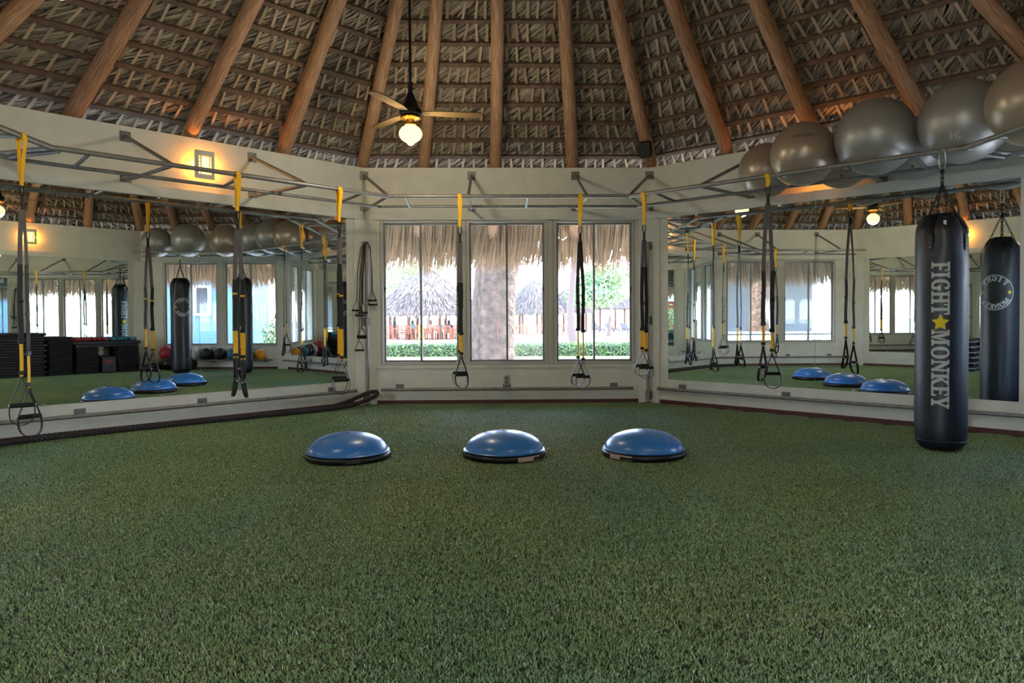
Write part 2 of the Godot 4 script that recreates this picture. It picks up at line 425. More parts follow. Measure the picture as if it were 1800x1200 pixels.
func room() -> void:
	var openings := {"north": [[-1.576, 1.581]], "east": [[-1.352, 1.036]], "west": [[-1.036, 1.352]]}
	for k in SIDE:
		var mb := MB.new()
		var L: float = SIDE[k].half
		var e := 0.075
		blk(mb, -L - e, L + e, HB, HW - 0.22, -0.18, 0.0)
		blk(mb, -L - 0.037, L + 0.037, HW - 0.22, HW, -0.09, 0.0)
		blk(mb, -L + 0.014, L - 0.014, HB, HB + 0.10, 0.0, 0.030)
		if openings.has(k):
			var o: Array = openings[k][0]
			blk(mb, -L - e, L + e, 0, 0.478, -0.18, 0.0)
			blk(mb, -L - e, o[0], 0.478, HB, -0.18, 0.0)
			blk(mb, o[1], L + e, 0.478, HB, -0.18, 0.0)
			blk(mb, o[0] - 0.05, o[1] + 0.05, 0.445, 0.470, 0.0, 0.018)
		elif k == "south":
			blk(mb, -L - e, -1.08, 0, HB, -0.18, 0.0)
			blk(mb, 1.08, L + e, 0, HB, -0.18, 0.0)
		else:
			blk(mb, -L - e, L + e, 0, HB, -0.18, 0.0)
		structure("wall_" + k, mb, M.plaster, SIDE[k].xf)
		if k != "south":
			var bb := MB.new()
			blk(bb, -L + 0.01, L - 0.01, 0.0, 0.05, 0.0, 0.014)
			structure("baseboard_" + k, bb, M.base_red, SIDE[k].xf)
	# piers between the windows
	for j in [["north", -0.5425, 0.055, 1], ["north", 0.53, 0.07, 2], ["east", -0.168, 0.12, 3], ["west", 0.168, 0.12, 4]]:
		var mb := MB.new()
		mb.bev(V(0, 1.373, -0.06), V(j[2], 1.79, 0.12), 0.005)
		structure("trim_%d" % j[3], mb, M.aluminium, on_wall(j[0], j[1], 0, 0))
	# flat pilasters across the corners
	var number := 5
	var names := SIDE.keys()
	for i in names.size():
		var p: Vector3 = SIDE[names[i]].b
		var n3: Vector3 = (SIDE[names[i]].xf.basis.z + SIDE[names[(i + 1) % 8]].xf.basis.z).normalized()
		var mb := MB.new()
		mb.bev(V(0, HB / 2, 0.015), V(0.27, HB, 0.11), 0.006)
		structure("trim_%d" % number, mb, M.plaster, Transform3D(Basis(Vector3.UP.cross(n3), Vector3.UP, n3), p))
		number += 1
	window_unit("north", 1, -1.575, -0.57)
	window_unit("north", 2, -0.515, 0.495)
	window_unit("north", 3, 0.565, 1.58)
	window_unit("east", 4, -1.352, -0.228)
	window_unit("east", 5, -0.108, 1.036)
	window_unit("west", 6, -1.036, 0.108)
	window_unit("west", 7, 0.228, 1.352)
	# door frame in the unseen opening behind the camera, its width set for daylight
	var d := MB.new()
	for g in [-1.0, 1.0]: d.bev(V(g * 1.05, HB / 2, -0.09), V(0.06, HB, 0.2), 0.006)
	d.bev(V(0, HB - 0.03, -0.09), V(2.04, 0.06, 0.2), 0.006)
	structure("unseen_door_1", d, M.aluminium, SIDE.south.xf)
	# added lobby, unseen behind the camera: back wall blocks light, open sides admit it
	var lob := MB.new()
	lob.box(V(0, 0.895, -3.77), V(3.5, 2.58, 0.18))
	for g in [-1.0, 1.0]:
		for z in [-1.3, -2.5]: lob.box(V(g * 1.68, 0.895, z), V(0.14, 2.58, 0.14))
	structure("wall_added_lobby", lob, M.plaster, SIDE.south.xf)
	lob = MB.new()
	lob.box(V(0, 2.235, -2.02), V(3.5, 0.09, 3.68))
	structure("ceiling_added_lobby", lob, M.plaster, SIDE.south.xf)
	lob = MB.new()
	lob.box(V(0, -0.26, -2.02), V(3.5, 0.5, 3.68))
	structure("floor_added_lobby", lob, M.concrete, SIDE.south.xf)
	# floor slab and turf
	var poly := PackedVector2Array()
	for k in SIDE: poly.append(Vector2(SIDE[k].a.x, SIDE[k].a.z) * 1.045)
	var fl := MB.new()
	fl.prism(poly, GROUND - 0.1, -0.002)
	var floor_node := structure("floor", fl, M.turf_base)
	turf(floor_node)
	# mirrors
	var where := {"northwest": "left wall", "northeast": "right wall", "southeast": "wall behind the step stacks", "southwest": "wall behind the navy mats"}
	for k in where:
		var w := 1.765 if k.begins_with("north") else 1.72
		for g in [-1.0, 1.0]:
			var mb := MB.new()
			mb.box(V(0, 1.285, 0.004), V(w - 0.003, 1.96, 0.006))
			var side_word: String = "window" if (g > 0) == (k == "northwest") else "camera"
			var label := "tall frameless mirror panel on the %s, on the %s side of the seam" % [where[k], side_word]
			if k.begins_with("south"): label = "frameless mirror panel on the %s, %s half" % [where[k], "left" if g < 0 else "right"]
			var t := thing("wall_mirror", label, "mirror", on_wall(k, g * w / 2, 0, 0), "wall mirrors")
			part(t, "glass_panel", mb, M.mirror)
			for x in [-0.5, 0.5]:
				for y in [0.31, 2.262]:
					var cl := MB.new()
					cl.bev(V(x, y, 0.008), V(0.03, 0.022, 0.008), 0.002)
					part(t, "clip", cl, M.steel)
func turf(parent: Node3D) -> void:
	var hue := noise(0.35, 3, FastNoiseLite.TYPE_SIMPLEX_SMOOTH, 51)
	var hue2 := noise(0.9, 4, FastNoiseLite.TYPE_SIMPLEX_SMOOTH, 52)
	var size := 0.25
	var meshes := []
	for k in 4:
		var mb := MB.new()
		for i in 2600:
			var o := V(rf(-size, size) / 2, 0, rf(-size, size) / 2)
			var a := rf(0, TAU)
			var lean := Vector3(cos(a), 0, sin(a)) * rf(0.004, 0.013)
			var h := rf(0.006, 0.014)
			var w := Vector3(cos(a + 1.57 + rf(-0.6, 0.6)), 0, sin(a + 1.57)) * rf(0.0011, 0.0019)
			var q := rng.randf()
			var b := rf(0.55, 1.25)
			mb.col = Color(0.200, 0.350, 0.145) * b
			if q > 0.62: mb.col = Color(0.33, 0.425, 0.17) * b
			if q > 0.86: mb.col = Color(0.46, 0.48, 0.32) * b
			if q > 0.975: mb.col = Color(0.68, 0.70, 0.68) * b
			mb.col.a = 1
			var mid := o + lean * 0.4 + V(0, h * 0.6, 0)
			var tip := o + lean + V(0, h, 0)
			var nn := (tip - o).cross(w).normalized()
			if nn.y < 0: nn = -nn
			nn = (nn + V(0, 0.5, 0)).normalized()
			mb.quad(o - w, o + w, mid + w * 0.8, mid - w * 0.8, nn)
			mb.tri(mid - w * 0.8, mid + w * 0.8, tip, nn, nn, nn)
		meshes.append(mb.mesh())
	var spots := [[], [], [], []]
	var x := -4.75
	while x < 4.76:
		var z := -4.75
		while z < 4.2:
			var ok := true
			for k in SIDE:
				if (SIDE[k].xf.affine_inverse() * V(x, 0, z)).z < -0.03: ok = false
			if ok: spots[rng.randi() % 4].append(Vector2(x, z))
			z += size
		x += size
	for k in 4:
		var mm := MultiMesh.new()
		mm.transform_format = MultiMesh.TRANSFORM_3D; mm.use_colors = true
		mm.mesh = meshes[k]
		mm.instance_count = spots[k].size()
		for i in spots[k].size():
			var p: Vector2 = spots[k][i]
			mm.set_instance_transform(i, Transform3D(Basis(Vector3.UP, (rng.randi() % 4) * PI / 2), V(p.x, -0.002, p.y)))
			var t := hue.get_noise_2d(p.x, p.y); var s := hue2.get_noise_2d(p.x, p.y)
			mm.set_instance_color(i, Color(1.0 + 0.30 * t + 0.12 * s, 1.0 + 0.10 * t + 0.12 * s, 1.0 - 0.12 * t + 0.15 * s))
		var o := MultiMeshInstance3D.new()
		o.name = "turf_pile"; o.multimesh = mm; o.material_override = M.turf
		o.set_meta("kind", "stuff")
		parent.add_child(o, true)
func roof_point(k: String, f: float, s: float, lift: float) -> Vector3:
	# f from 0 at the left end of the side to 1 at the right, s metres up the slope from the wall top
	var d: Dictionary = SIDE[k]
	var a: Vector3 = d.a + V(0, 2.93, 0); var b: Vector3 = d.b + V(0, 2.93, 0)
	var m := (a + b) / 2
	var t := s / m.distance_to(APEX)
	return a.lerp(APEX, t).lerp(b.lerp(APEX, t), f) + V(0, lift, 0)
func row_len(k: String, s: float) -> float:
	return roof_point(k, 0, s, 0).distance_to(roof_point(k, 1, s, 0))
func roof() -> void:
	var roof_node := structure("ceiling", null, null)
	var core := MB.new()
	var over := -1.55
	for k in SIDE:
		var a := roof_point(k, 0, over, 0.33); var b := roof_point(k, 1, over, 0.33)
		var n3: Vector3 = SIDE[k].xf.basis.z
		core.tri(a, b, APEX + V(0, 0.33, 0), V(0, -1, 0), V(0, -1, 0), V(0, -1, 0))
		core.tri(a + V(0, 0.22, 0), b + V(0, 0.22, 0), APEX + V(0, 0.55, 0), V(0, 1, 0), V(0, 1, 0), V(0, 1, 0))
		core.quad(a, b, b + V(0, 0.22, 0), a + V(0, 0.22, 0), -n3)
	part(roof_node, "thatch_core", core, M.thatch_core)
	var hub := MB.new()
	hub.lathe(PackedVector2Array([Vector2(0.0, 5.45), Vector2(0.28, 5.45), Vector2(0.30, 5.5), Vector2(0.30, 6.0), Vector2(0.0, 6.05)]), 16, V(0, 0, -0.29))
	part(roof_node, "ridge_hub", hub, M.rafter)
	# rafters: hips at the corners, three jack rafters to a side, measured where the photo shows them
	var jacks := {"north": [-1.02, -0.16, 0.79], "northwest": [-1.08, -0.03, 0.97], "northeast": [-1.02, -0.01, 0.975]}
	for k in SIDE:
		var d: Dictionary = SIDE[k]
		var us: Array = jacks.get(k, [-d.half * 0.5, 0.0, d.half * 0.5])
		var list := [-99.0] + us
		for u in list:
			var top: Vector3; var foot: Vector3
			var up := V(0, 0.088, 0)
			if u < -50:
				foot = roof_point(k, 0, 0, 0.088); top = APEX + V(0, -0.1, 0)
			else:
				foot = d.xf * V(u, 2.93, 0) + up
				top = APEX + d.xf.basis.x * u * 0.25 - d.xf.basis.z * 0.12 + up
			var dirv := (top - foot).normalized()
			var start := foot - dirv * 1.35
			var end := foot + (top - foot) * 0.93
			var path := PackedVector3Array(); var radii := PackedFloat32Array()
			var bend := V(rf(-1, 1), rf(-0.6, 0.6), rf(-1, 1)) * 0.022
			var r0 := rf(0.066, 0.076)
			for i in 13:
				var f := i / 12.0
				path.append(start.lerp(end, f) + bend * sin(f * PI * 2.0 + u) * (0.0 if i == 0 else 1.0))
				radii.append(r0 * (1.12 - 0.2 * f) * rf(0.955, 1.045))
			var mb := MB.new()
			var tint := rf(0.86, 1.05)
			mb.col = Color(tint, tint * rf(0.94, 1.0), tint * rf(0.9, 1.0))
			mb.tube(path, 1.0, 14, radii)
			part(roof_node, "rafter", mb, M.rafter)
			if u < -50: continue
	# purlins, leaf stems and thatch
	var gap := 0.256
	var stems := []
	for k in SIDE:
		var seen: bool = k in ["north", "northeast", "northwest", "east", "west"]
		var leaf := MB.new()
		for j in range(-5, 19):
			var s := 0.155 + gap * j
			var len_ := row_len(k, s)
			if len_ < 0.25: continue
			if j <= 18:
				var pm := MB.new()
				var p0 := roof_point(k, 0.0, s, 0.197); var p1 := roof_point(k, 1.0, s, 0.197)
				var nrm := (p1 - p0).cross(roof_point(k, 0.5, s + 1, 0) - roof_point(k, 0.5, s, 0)).normalized()
				var x := (p1 - p0).normalized()
				var q0 := rf(-0.010, 0.010); var q1 := rf(-0.010, 0.010)
				p0.y += q0; p1.y += q1
				x = (p1 - p0).normalized()
				var y := nrm.cross(x)
				pm.bev((p0 + p1) / 2, V(p0.distance_to(p1), rf(0.042, 0.055), 0.04), 0.004, Basis(x, y, nrm))
				part(roof_node, "purlin", pm, M.purlin)
			# stems hooked over the purlin above, hanging to the one below
			var u := 0.06
			while u < len_ - 0.05:
				var skew := rf(-0.03, 0.03)
				var a := roof_point(k, u / len_, s + 0.01, rf(0.205, 0.225))
				var b := roof_point(k, clampf((u + skew) / len_, 0, 1), s + gap * rf(0.93, 1.0), rf(0.215, 0.235))
				stems.append([k, a, b, rng.randi() % 4])
				u += rf(0.10, 0.18)
			# leaf blades lie slantwise across the row
			u = -0.25
			var step := 0.006 if seen else 0.016
			var patch := noise(1.2, 2, FastNoiseLite.TYPE_SIMPLEX_SMOOTH, 60 + j)
			while u < len_ + 0.02:
				var tilt: float = 0.27 + 0.10 * patch.get_noise_2d(u * 2.0, float(j) * 3.0 + k.length() * 11.0) + rf(-0.035, 0.035)
				var w := rf(0.005, 0.011)
				var f0 := clampf(u / len_, 0, 1); var f1 := clampf((u + tilt) / len_, 0, 1)
				var s0 := s + rf(-0.02, 0.03)
				var s1 := s + gap + rf(-0.03, 0.02)
				if u < 0: s0 += gap * (-u / tilt)
				if u + tilt > len_: s1 -= gap * (u + tilt - len_) / tilt
				if s1 > s0 + 0.02:
					var lift := rf(0.245, 0.30)
					var a := roof_point(k, f0, s0, lift + rf(-0.012, 0.004))
					var b := roof_point(k, (f0 + f1) / 2 + rf(-0.01, 0.01), (s0 + s1) / 2, lift - 0.008 + rf(-0.012, 0.008))
					var c := roof_point(k, f1, s1, lift + 0.012)
					var side := (c - a).cross(V(0, 1, 0) - SIDE[k].xf.basis.z * 0.75).normalized() * w
					side += V(0, rf(-0.5, 0.5) * w, 0)
					var g := (rf(0.5, 1.1) if rng.randf() > 0.2 else rf(0.16, 0.4)) * (0.85 + 0.3 * patch.get_noise_2d(u * 5.0, 40.0 + j))
					leaf.col = Color(0.42 * g, 0.345 * g, 0.245 * g)
					leaf.strip(a - side * 0.6, a + side * 0.6, b + side, b - side)
					leaf.strip(b - side, b + side, c + side * 0.8, c - side * 0.8)
				u += step * rf(0.5, 1.5)
		var o := part(roof_node, "palm_thatch", leaf, M.thatch)
		o.set_meta("kind", "stuff")
	# the 300 stems that show largest are single parts, the rest one part
	var shapes := []
	for i in 4:
		var mb := MB.new()
		var g := [1.0, 0.86, 1.12, 0.74][i] as float
		mb.col = Color(0.80 * g, 0.78 * g, 0.75 * g)
		var w := [0.028, 0.033, 0.025, 0.030][i] as float
		mb.sweep(P([V(0, 0, 0), V(0, 0.1, 0.003), V(0, 0.9, 0.004), V(0, 1, 0)]), PackedVector2Array([Vector2(-w / 2, -0.005), Vector2(w / 2, -0.005), Vector2(w * 0.4, 0.005), Vector2(-w * 0.4, 0.005)]), V(1, 0, 0), false, PackedFloat32Array([1.25, 1.0, 0.9, 0.85]))
		shapes.append(mb.mesh())
	for e in stems:
		var m: Vector3 = (e[1] + e[2]) / 2 - CAM
		var inside := -m.z > 0.5 and absf(m.x / -m.z) < 0.72 and m.y / -m.z < 0.475
		e.append(-1.0 / m.length() if inside else 1.0)
	stems.sort_custom(func(a, b): return a[4] < b[4])
	var rest := MB.new()
	for i in stems.size():
		var e: Array = stems[i]
		var y: Vector3 = e[2] - e[1]
		var nrm: Vector3 = (SIDE[e[0]].xf.basis.x as Vector3).cross(y).normalized()
		var x := y.cross(nrm).normalized()
		var xf := Transform3D(Basis(x, y, nrm), e[1])
		if i < 300:
			part(roof_node, "leaf_stem", shapes[e[3]], M.stem, xf)
		else:
			var g := [1.0, 0.86, 1.12, 0.74][e[3]] as float
			rest.col = Color(0.80 * g, 0.78 * g, 0.75 * g)
			rest.box(e[1] + y / 2, V(0.028, 1, 0.010), Basis(x, y, nrm))
	var r := part(roof_node, "leaf_stems", rest, M.stem)
	r.set_meta("kind", "stuff")
	# ragged fringe at the eaves
	for k in SIDE:
		var mb := MB.new()
		var len_ := row_len(k, -1.4)
		var n3: Vector3 = SIDE[k].xf.basis.z
		var patch := noise(0.9, 3, FastNoiseLite.TYPE_SIMPLEX_SMOOTH, 90)
		for layer in 4:
			var u := -0.03
			while u < len_ + 0.03:
				if k == "south" and absf(u - len_ / 2) < 1.85:
					u += 0.01
					continue
				var f := u / len_
				var s := -1.22 - 0.11 * layer + rf(-0.05, 0.05)
				var a := roof_point(k, f, s, 0.30)
				var drop := rf(0.30, 0.56) + 0.13 * patch.get_noise_2d(u * 3.0, k.length() * 7.0 + layer)
				drop += [0.30, 0.22, 0.16, 0.11][layer]
				var w := rf(0.006, 0.013)
				var lean := SIDE[k].xf.basis.x as Vector3
				lean *= rf(-0.10, 0.02) + 0.10 * patch.get_noise_2d(u * 2.0, 50.0 + k.length())
				var out := n3 * rf(-0.10, 0.04)
				var b := a + V(0, -drop * 0.6, 0) + lean * 0.5 + out
				var c := a + V(0, -drop, 0) + lean * rf(0.8, 1.6) + out * 1.4
				var side := ((SIDE[k].xf.basis.x as Vector3) + n3 * rf(-0.7, 0.7)).normalized() * w
				var g := rf(0.45, 1.2)
				mb.col = Color(0.52 * g, 0.355 * g, 0.22 * g)
				mb.strip(a - side, a + side, b + side, b - side)
				var nn := (b - a).cross(side).normalized()
				mb.tri(b - side, b + side, c, nn, nn, nn)
				u += rf(0.004, 0.014)
		var o := part(roof_node, "eave_fringe", mb, M.fringe)
		o.set_meta("kind", "stuff")
func inset(k1: String, k2: String, d: float, h: float) -> Vector3:
	var n1: Vector3 = SIDE[k1].xf.basis.z; var n2: Vector3 = SIDE[k2].xf.basis.z
	return SIDE[k1].b + (n1 + n2) / (1.0 + n1.dot(n2)) * d + V(0, h, 0)
func rig() -> void:
	var t := thing("pull_up_rig", "grey steel pipe rig running round the walls above the mirrors", "rig")
	var ring := ["west", "northwest", "north", "northeast", "east"]
	for e in [["rail", DR, HR, 0.0205], ["inner_pipe", D2, H2, 0.0165]]:
		var pts := [wall_point("west", -1.122, e[2], e[1])]
		for i in 4: pts.append(inset(ring[i], ring[i + 1], e[1], e[2]))
		pts.append(wall_point("east", 1.122, e[2], e[1]))
		for i in 5:
			var mb := MB.new()
			mb.rod(pts[i], pts[i + 1], e[3], 14)
			if i < 4: mb.ball(pts[i + 1], Vector3.ONE * e[3] * 1.02, 12, 8)
			part(t, e[0], mb, M.pipe)
	var marks := {"west": [[-0.62, 0.66], [0.02, 1.15]], "northwest": [[-0.68, 0.59], [-1.3, -0.05, 1.25]], "north": [[-0.44, 0.84], [-1.12, 0.2]], "northeast": [[-0.71, 0.64], [-1.25, 0.0, 1.2]], "east": [[-0.66, 0.62], [-1.15, -0.02]]}
	var plate := MB.new()
	plate.bev(V(0, 0, 0.005), V(0.10, 0.10, 0.010), 0.003)
	for x in [-0.035, 0.035]:
		for y in [-0.035, 0.035]: plate.lathe(PackedVector2Array([Vector2(0.009, 0), Vector2(0.009, 0.008), Vector2(0, 0.009)]), 6, V(x, y, 0.010), Basis(Vector3.RIGHT, PI / 2))
	var plate_mesh := plate.mesh()
	for k in marks:
		for u in marks[k][0]:
			var up := MB.new()
			up.rod(wall_point(k, u, 2.81, 0.008), wall_point(k, u, HR + 0.012, DR - 0.012), 0.0175)
			part(t, "strut", up, M.pipe)
			var low := MB.new()
			low.rod(wall_point(k, u, 2.39, 0.008), wall_point(k, u, HR - 0.008, DR), 0.0175)
			part(t, "strut", low, M.pipe)
			for h in [2.81, 2.39]: part(t, "wall_plate", plate_mesh, M.plate, on_wall(k, u, h, 0.0))
		for u in marks[k][1]:
			var br := MB.new()
			br.rod(wall_point(k, u, H2, D2), wall_point(k, u, HR - 0.004, DR), 0.0155)
			part(t, "cross_brace", br, M.pipe)
	for i in 4:
		var n3: Vector3 = (SIDE[ring[i]].xf.basis.z + SIDE[ring[i + 1]].xf.basis.z).normalized()
		var c: Vector3 = SIDE[ring[i]].b
		var b := Basis(Vector3.UP.cross(n3), Vector3.UP, n3)
		for h in [2.81, 2.39]:
			part(t, "wall_plate", plate_mesh, M.plate, Transform3D(b, c + V(0, h, 0) + n3 * 0.022))
			var mb := MB.new()
			mb.rod(c + n3 * 0.03 + V(0, h, 0), inset(ring[i], ring[i + 1], DR, HR + (0.008 if h > 2.6 else -0.006)), 0.0175)
			part(t, "strut", mb, M.pipe)
func trainer(label: String, k: String, u: float, o: Dictionary) -> void:
	var pos := wall_point(k, u, 0, DR)
	var t := thing("suspension_trainer", label, "suspension trainer", Transform3D(SIDE[k].xf.basis, pos), "suspension trainers hung from the rig")
	var al: float = o.get("anchor", 0.33)
	var ya := HR - al
	var w := 0.042
	var a := MB.new()
	var loop := PackedVector3Array()
	for i in 15:
		var g := TAU * i / 14.0
		loop.append(V(0, HR, 0) + V(0, cos(g), sin(g)) * 0.0265)
	a.band(loop, w, 0.004, V(1, 0, 0))
	var tw: float = o.get("twist", 0.0)
	for g in [-1.0, 1.0]:
		var path := PackedVector3Array(); var rad := PackedFloat32Array(); var turn := PackedFloat32Array()
		for i in 9:
			var f := i / 8.0
			path.append(V(g * 0.006 * (1 - f) + sin(f * 5.0 + u) * 0.004, HR - 0.01 - (al - 0.01) * f, g * lerpf(0.026, 0.004, pow(f, 0.6))))
			rad.append(lerpf(1.0, 0.68, f))
			turn.append(tw * f * f)
		a.sweep(path, PackedVector2Array([Vector2(-w / 2, -0.0018), Vector2(w / 2, -0.0018), Vector2(w / 2, 0.0018), Vector2(-w / 2, 0.0018)]), V(1, 0, 0), false, rad, true, 0.0, turn)
	part(t, "anchor_strap", a, M.webbing_yellow)
	var c := MB.new()
	var cp := PackedVector3Array()
	for i in 13:
		var g := TAU * i / 12.0
		cp.append(V(sin(g) * 0.020, ya - 0.035 + cos(g) * 0.045, 0))
	c.tube(cp, 0.005, 8)
	part(t, "carabiner", c, M.metal_black)
	var yb: float = o.get("split", 0.93); var yl: float = o.get("low", 0.68)
	var sp: float = o.get("spread", 0.045)
	var top := ya - 0.075
	var q := MB.new()
	q.bev(V(0, top - 0.045, 0), V(0.030, 0.10, 0.016), 0.006)
	part(t, "equalizer_loop", q, M.webbing_black)
	var grey: float = o.get("grey", 0.0)
	var turns: Array = o.get("turns", [0.2, -0.3])
	for i in 2:
		var g := -1.0 if i == 0 else 1.0
		var x1 := g * sp / 2; var z1: float = o.get("depth", 0.0) * g
		var dy: float = o.get("stagger", 0.02) * i
		var y0 := top - 0.08
		var fr := Basis(Vector3.UP, o.get("face", 0.0) + g * 0.15)
		var sidev := fr * V(1, 0, 0)
		var ym := lerpf(y0, yb, grey)
		if grey > 0:
			var gm := MB.new()
			gm.band(P([V(g * 0.008, y0, 0), V(x1 * 0.7, lerpf(y0, ym, 0.5), z1 * 0.5), V(x1, ym, z1)]), 0.036, 0.003, sidev)
			part(t, "upper_strap", gm, M.webbing_grey)
		var bm := MB.new()
		var n := 7
		var path := PackedVector3Array()
		for j in n:
			var f := j / float(n - 1)
			var y := lerpf(ym, yb - dy, f)
			var xx := lerpf(x1 if grey > 0 else g * 0.008, x1, minf(1, f * 2))
			path.append(V(xx + sin(f * 6.0 + i * 2 + u * 3) * 0.004, y, z1 * minf(1, f * 2)))
		bm.band(path, 0.038, 0.005, sidev)
		part(t, "main_strap", bm, M.webbing_black)
		var bk := MB.new()
		bk.bev(V(x1, yb - dy + 0.015, z1), V(0.048, 0.035, 0.016), 0.004, fr)
		bk.bev(V(x1, yb - dy + 0.30, z1), V(0.046, 0.022, 0.014), 0.004, fr)
		part(t, "buckle", bk, M.metal_black)
		if o.get("tab", false):
			var tb := MB.new()
			tb.bev(V(x1, yb - dy + 0.335, z1), V(0.041, 0.016, 0.009), 0.002, fr)
			part(t, "keeper", tb, M.webbing_yellow)
		var ym2 := MB.new()
		ym2.band(P([V(x1, yb - dy, z1), V(x1 + 0.003, (yb + yl) / 2 - dy, z1), V(x1, yl - dy, z1)]), o.get("yw", 0.036), 0.006, sidev)
		part(t, "length_strap", ym2, M.webbing_yellow)
		var lb := MB.new()
		lb.bev(V(x1, yl - dy + 0.03, z1), V(0.040, 0.030, 0.010), 0.002, fr)
		part(t, "size_tag", lb, M.webbing_black)
		handle(t, V(x1, yl - dy, z1), turns[i], o.get("tall", 1.0), i)
func handle(t: Node3D, top: Vector3, turn: float, tall: float, i: int) -> void:
	var b := Basis(Vector3.UP, turn)
	var gy := -0.20 * tall; var hw := 0.075
	var mb := MB.new()
	for g in [-1.0, 1.0]:
		mb.band(P([V(g * 0.006, 0.01, 0), V(g * 0.012, -0.03, 0), V(g * hw * 0.55, gy * 0.55, 0), V(g * hw, gy, 0)]), 0.020, 0.005, V(0, 0, 1))
	var h := part(t, "handle", mb, M.webbing_black, Transform3D(b, top))
	var gr := MB.new()
	gr.lathe(PackedVector2Array([Vector2(0.0, -0.072), Vector2(0.013, -0.072), Vector2(0.0165, -0.066), Vector2(0.0165, 0.066), Vector2(0.013, 0.072), Vector2(0, 0.072)]), 14, V(0, gy, 0), Basis(Vector3.FORWARD, PI / 2), 0.6)
	part(h, "grip", gr, M.foam_black)
	var cr := MB.new()
	var path := PackedVector3Array()
	for j in 13:
		var f := j / 12.0
		var a := PI * f
		path.append(V(-cos(a) * (hw + 0.018 * sin(a)), gy - 0.145 * tall * pow(sin(a), 0.72), 0.028 * sin(a) * (1 if i else -1)))
	cr.band(path, 0.024, 0.005, V(0, 0, 1))
	part(h, "foot_cradle", cr, M.webbing_black)
	for g in [-1.0, 1.0]:
		var rv := MB.new()
		rv.ball(V(g * (hw + 0.004), gy, 0), V(0.006, 0.009, 0.009), 8, 6)
		part(h, "end_ring", rv, M.steel)
func trainers() -> void:
	trainer("trainer with long grey upper straps and two wide handles, nearest the left edge", "west", 1.245 - 0.544, {"grey": 0.42, "spread": 0.078, "turns": [-0.85, -0.6], "stagger": 0.09, "face": -0.15, "yw": 0.024, "depth": 0.0, "split": 0.90, "low": 0.66, "anchor": 0.35})
	trainer("trainer in front of the left mirror beside the glowing wall lamp, handles seen edge-on", "northwest", -0.1025, {"spread": 0.07, "turns": [1.25, 1.0], "tab": true, "face": -0.3, "yw": 0.04, "split": 0.96, "low": 0.71, "grey": 0.5})
	trainer("trainer by the left post with the red and green tubes, open loop handle", "northwest", 0.964, {"spread": 0.012, "turns": [-0.75, -0.6], "tab": true, "face": -0.6, "split": 0.98, "low": 0.66, "grey": 0.3, "depth": 0.012})
	trainer("trainer hanging in front of the left window pair on the far wall", "north", -0.533, {"spread": 0.018, "turns": [0.15, 0.5], "depth": 0.014, "split": 0.90, "low": 0.67, "grey": 0.45, "yw": 0.022})
	trainer("trainer with thin straps and crossed handles before the right far window pair", "north", 0.769, {"spread": 0.055, "turns": [0.35, -0.35], "twist": 0.9, "yw": 0.016, "split": 0.92, "low": 0.60, "tall": 0.8})
	trainer("trainer with two short round loops beside the right corner post", "northeast", -1.385, {"spread": 0.05, "turns": [0.95, 0.6], "split": 0.92, "low": 0.70, "tall": 0.78, "face": 0.8, "grey": 0.3})
	trainer("trainer on a very short yellow anchor in front of the right mirror", "northeast", -0.0227, {"anchor": 0.10, "spread": 0.085, "turns": [1.55, 0.75], "split": 0.98, "low": 0.78, "tall": 0.95, "face": 0.5, "stagger": 0.06, "grey": 0.55, "yw": 0.026})
func rings_chain(mb: MB, a: Vector3, b: Vector3, size := 0.021, wire := 0.0032) -> void:
	var d := b - a
	var n := maxi(2, int(round(d.length() / (size * 1.55))))
	var y := d.normalized()
	var s := y.cross(V(0.31, 0.2, 0.9)).normalized()
	for i in n:
		var c := a + d * ((i + 0.5) / n)
		var x := s if i % 2 == 0 else y.cross(s)
		var p := PackedVector3Array()
		for j in 11:
			var g := TAU * j / 10.0
			p.append(c + x * cos(g) * size * 0.52 + y * sin(g) * size * 0.98)
		mb.tube(p, wire, 5)
func flat_text(s: String, height: float) -> Array:
	# triangles of the lettering in metres, centred on its own width and height
	var f := SystemFont.new()
	f.font_names = PackedStringArray(["Droid Serif"]); f.font_weight = 700
	var fv := FontVariation.new()
	fv.base_font = f; fv.variation_embolden = 0.55
	var tm := TextMesh.new()
	tm.text = s; tm.font = fv; tm.font_size = 64; tm.pixel_size = 0.01; tm.depth = 0.0; tm.curve_step = 2.0
	var arr := tm.get_mesh_arrays()
	var vs: PackedVector3Array = arr[Mesh.ARRAY_VERTEX]
	var ix: PackedInt32Array = arr[Mesh.ARRAY_INDEX] if arr[Mesh.ARRAY_INDEX] != null else PackedInt32Array(range(vs.size()))
	var lo := Vector2(1e9, 1e9); var hi := Vector2(-1e9, -1e9)
	for p in vs:
		lo = lo.min(Vector2(p.x, p.y)); hi = hi.max(Vector2(p.x, p.y))
	var k := height / (hi.y - lo.y)
	var mid := (lo + hi) / 2
	var out := []
	for i in ix: out.append((Vector2(vs[i].x, vs[i].y) - mid) * k)
	return out
func finer(tris: Array, longest: float) -> Array:
	var todo := tris.duplicate()
	var done := []
	while todo.size() > 0:
		var c: Vector2 = todo.pop_back(); var b: Vector2 = todo.pop_back(); var a: Vector2 = todo.pop_back()
		var ab := a.distance_to(b); var bc := b.distance_to(c); var ca := c.distance_to(a)
		if maxf(ab, maxf(bc, ca)) <= longest:
			done.append_array([a, b, c])
		elif ab >= bc and ab >= ca:
			var m := (a + b) / 2
			todo.append_array([a, m, c, m, b, c])
		elif bc >= ca:
			var m := (b + c) / 2
			todo.append_array([a, b, m, a, m, c])
		else:
			var m := (c + a) / 2
			todo.append_array([a, b, m, m, b, c])
	return done
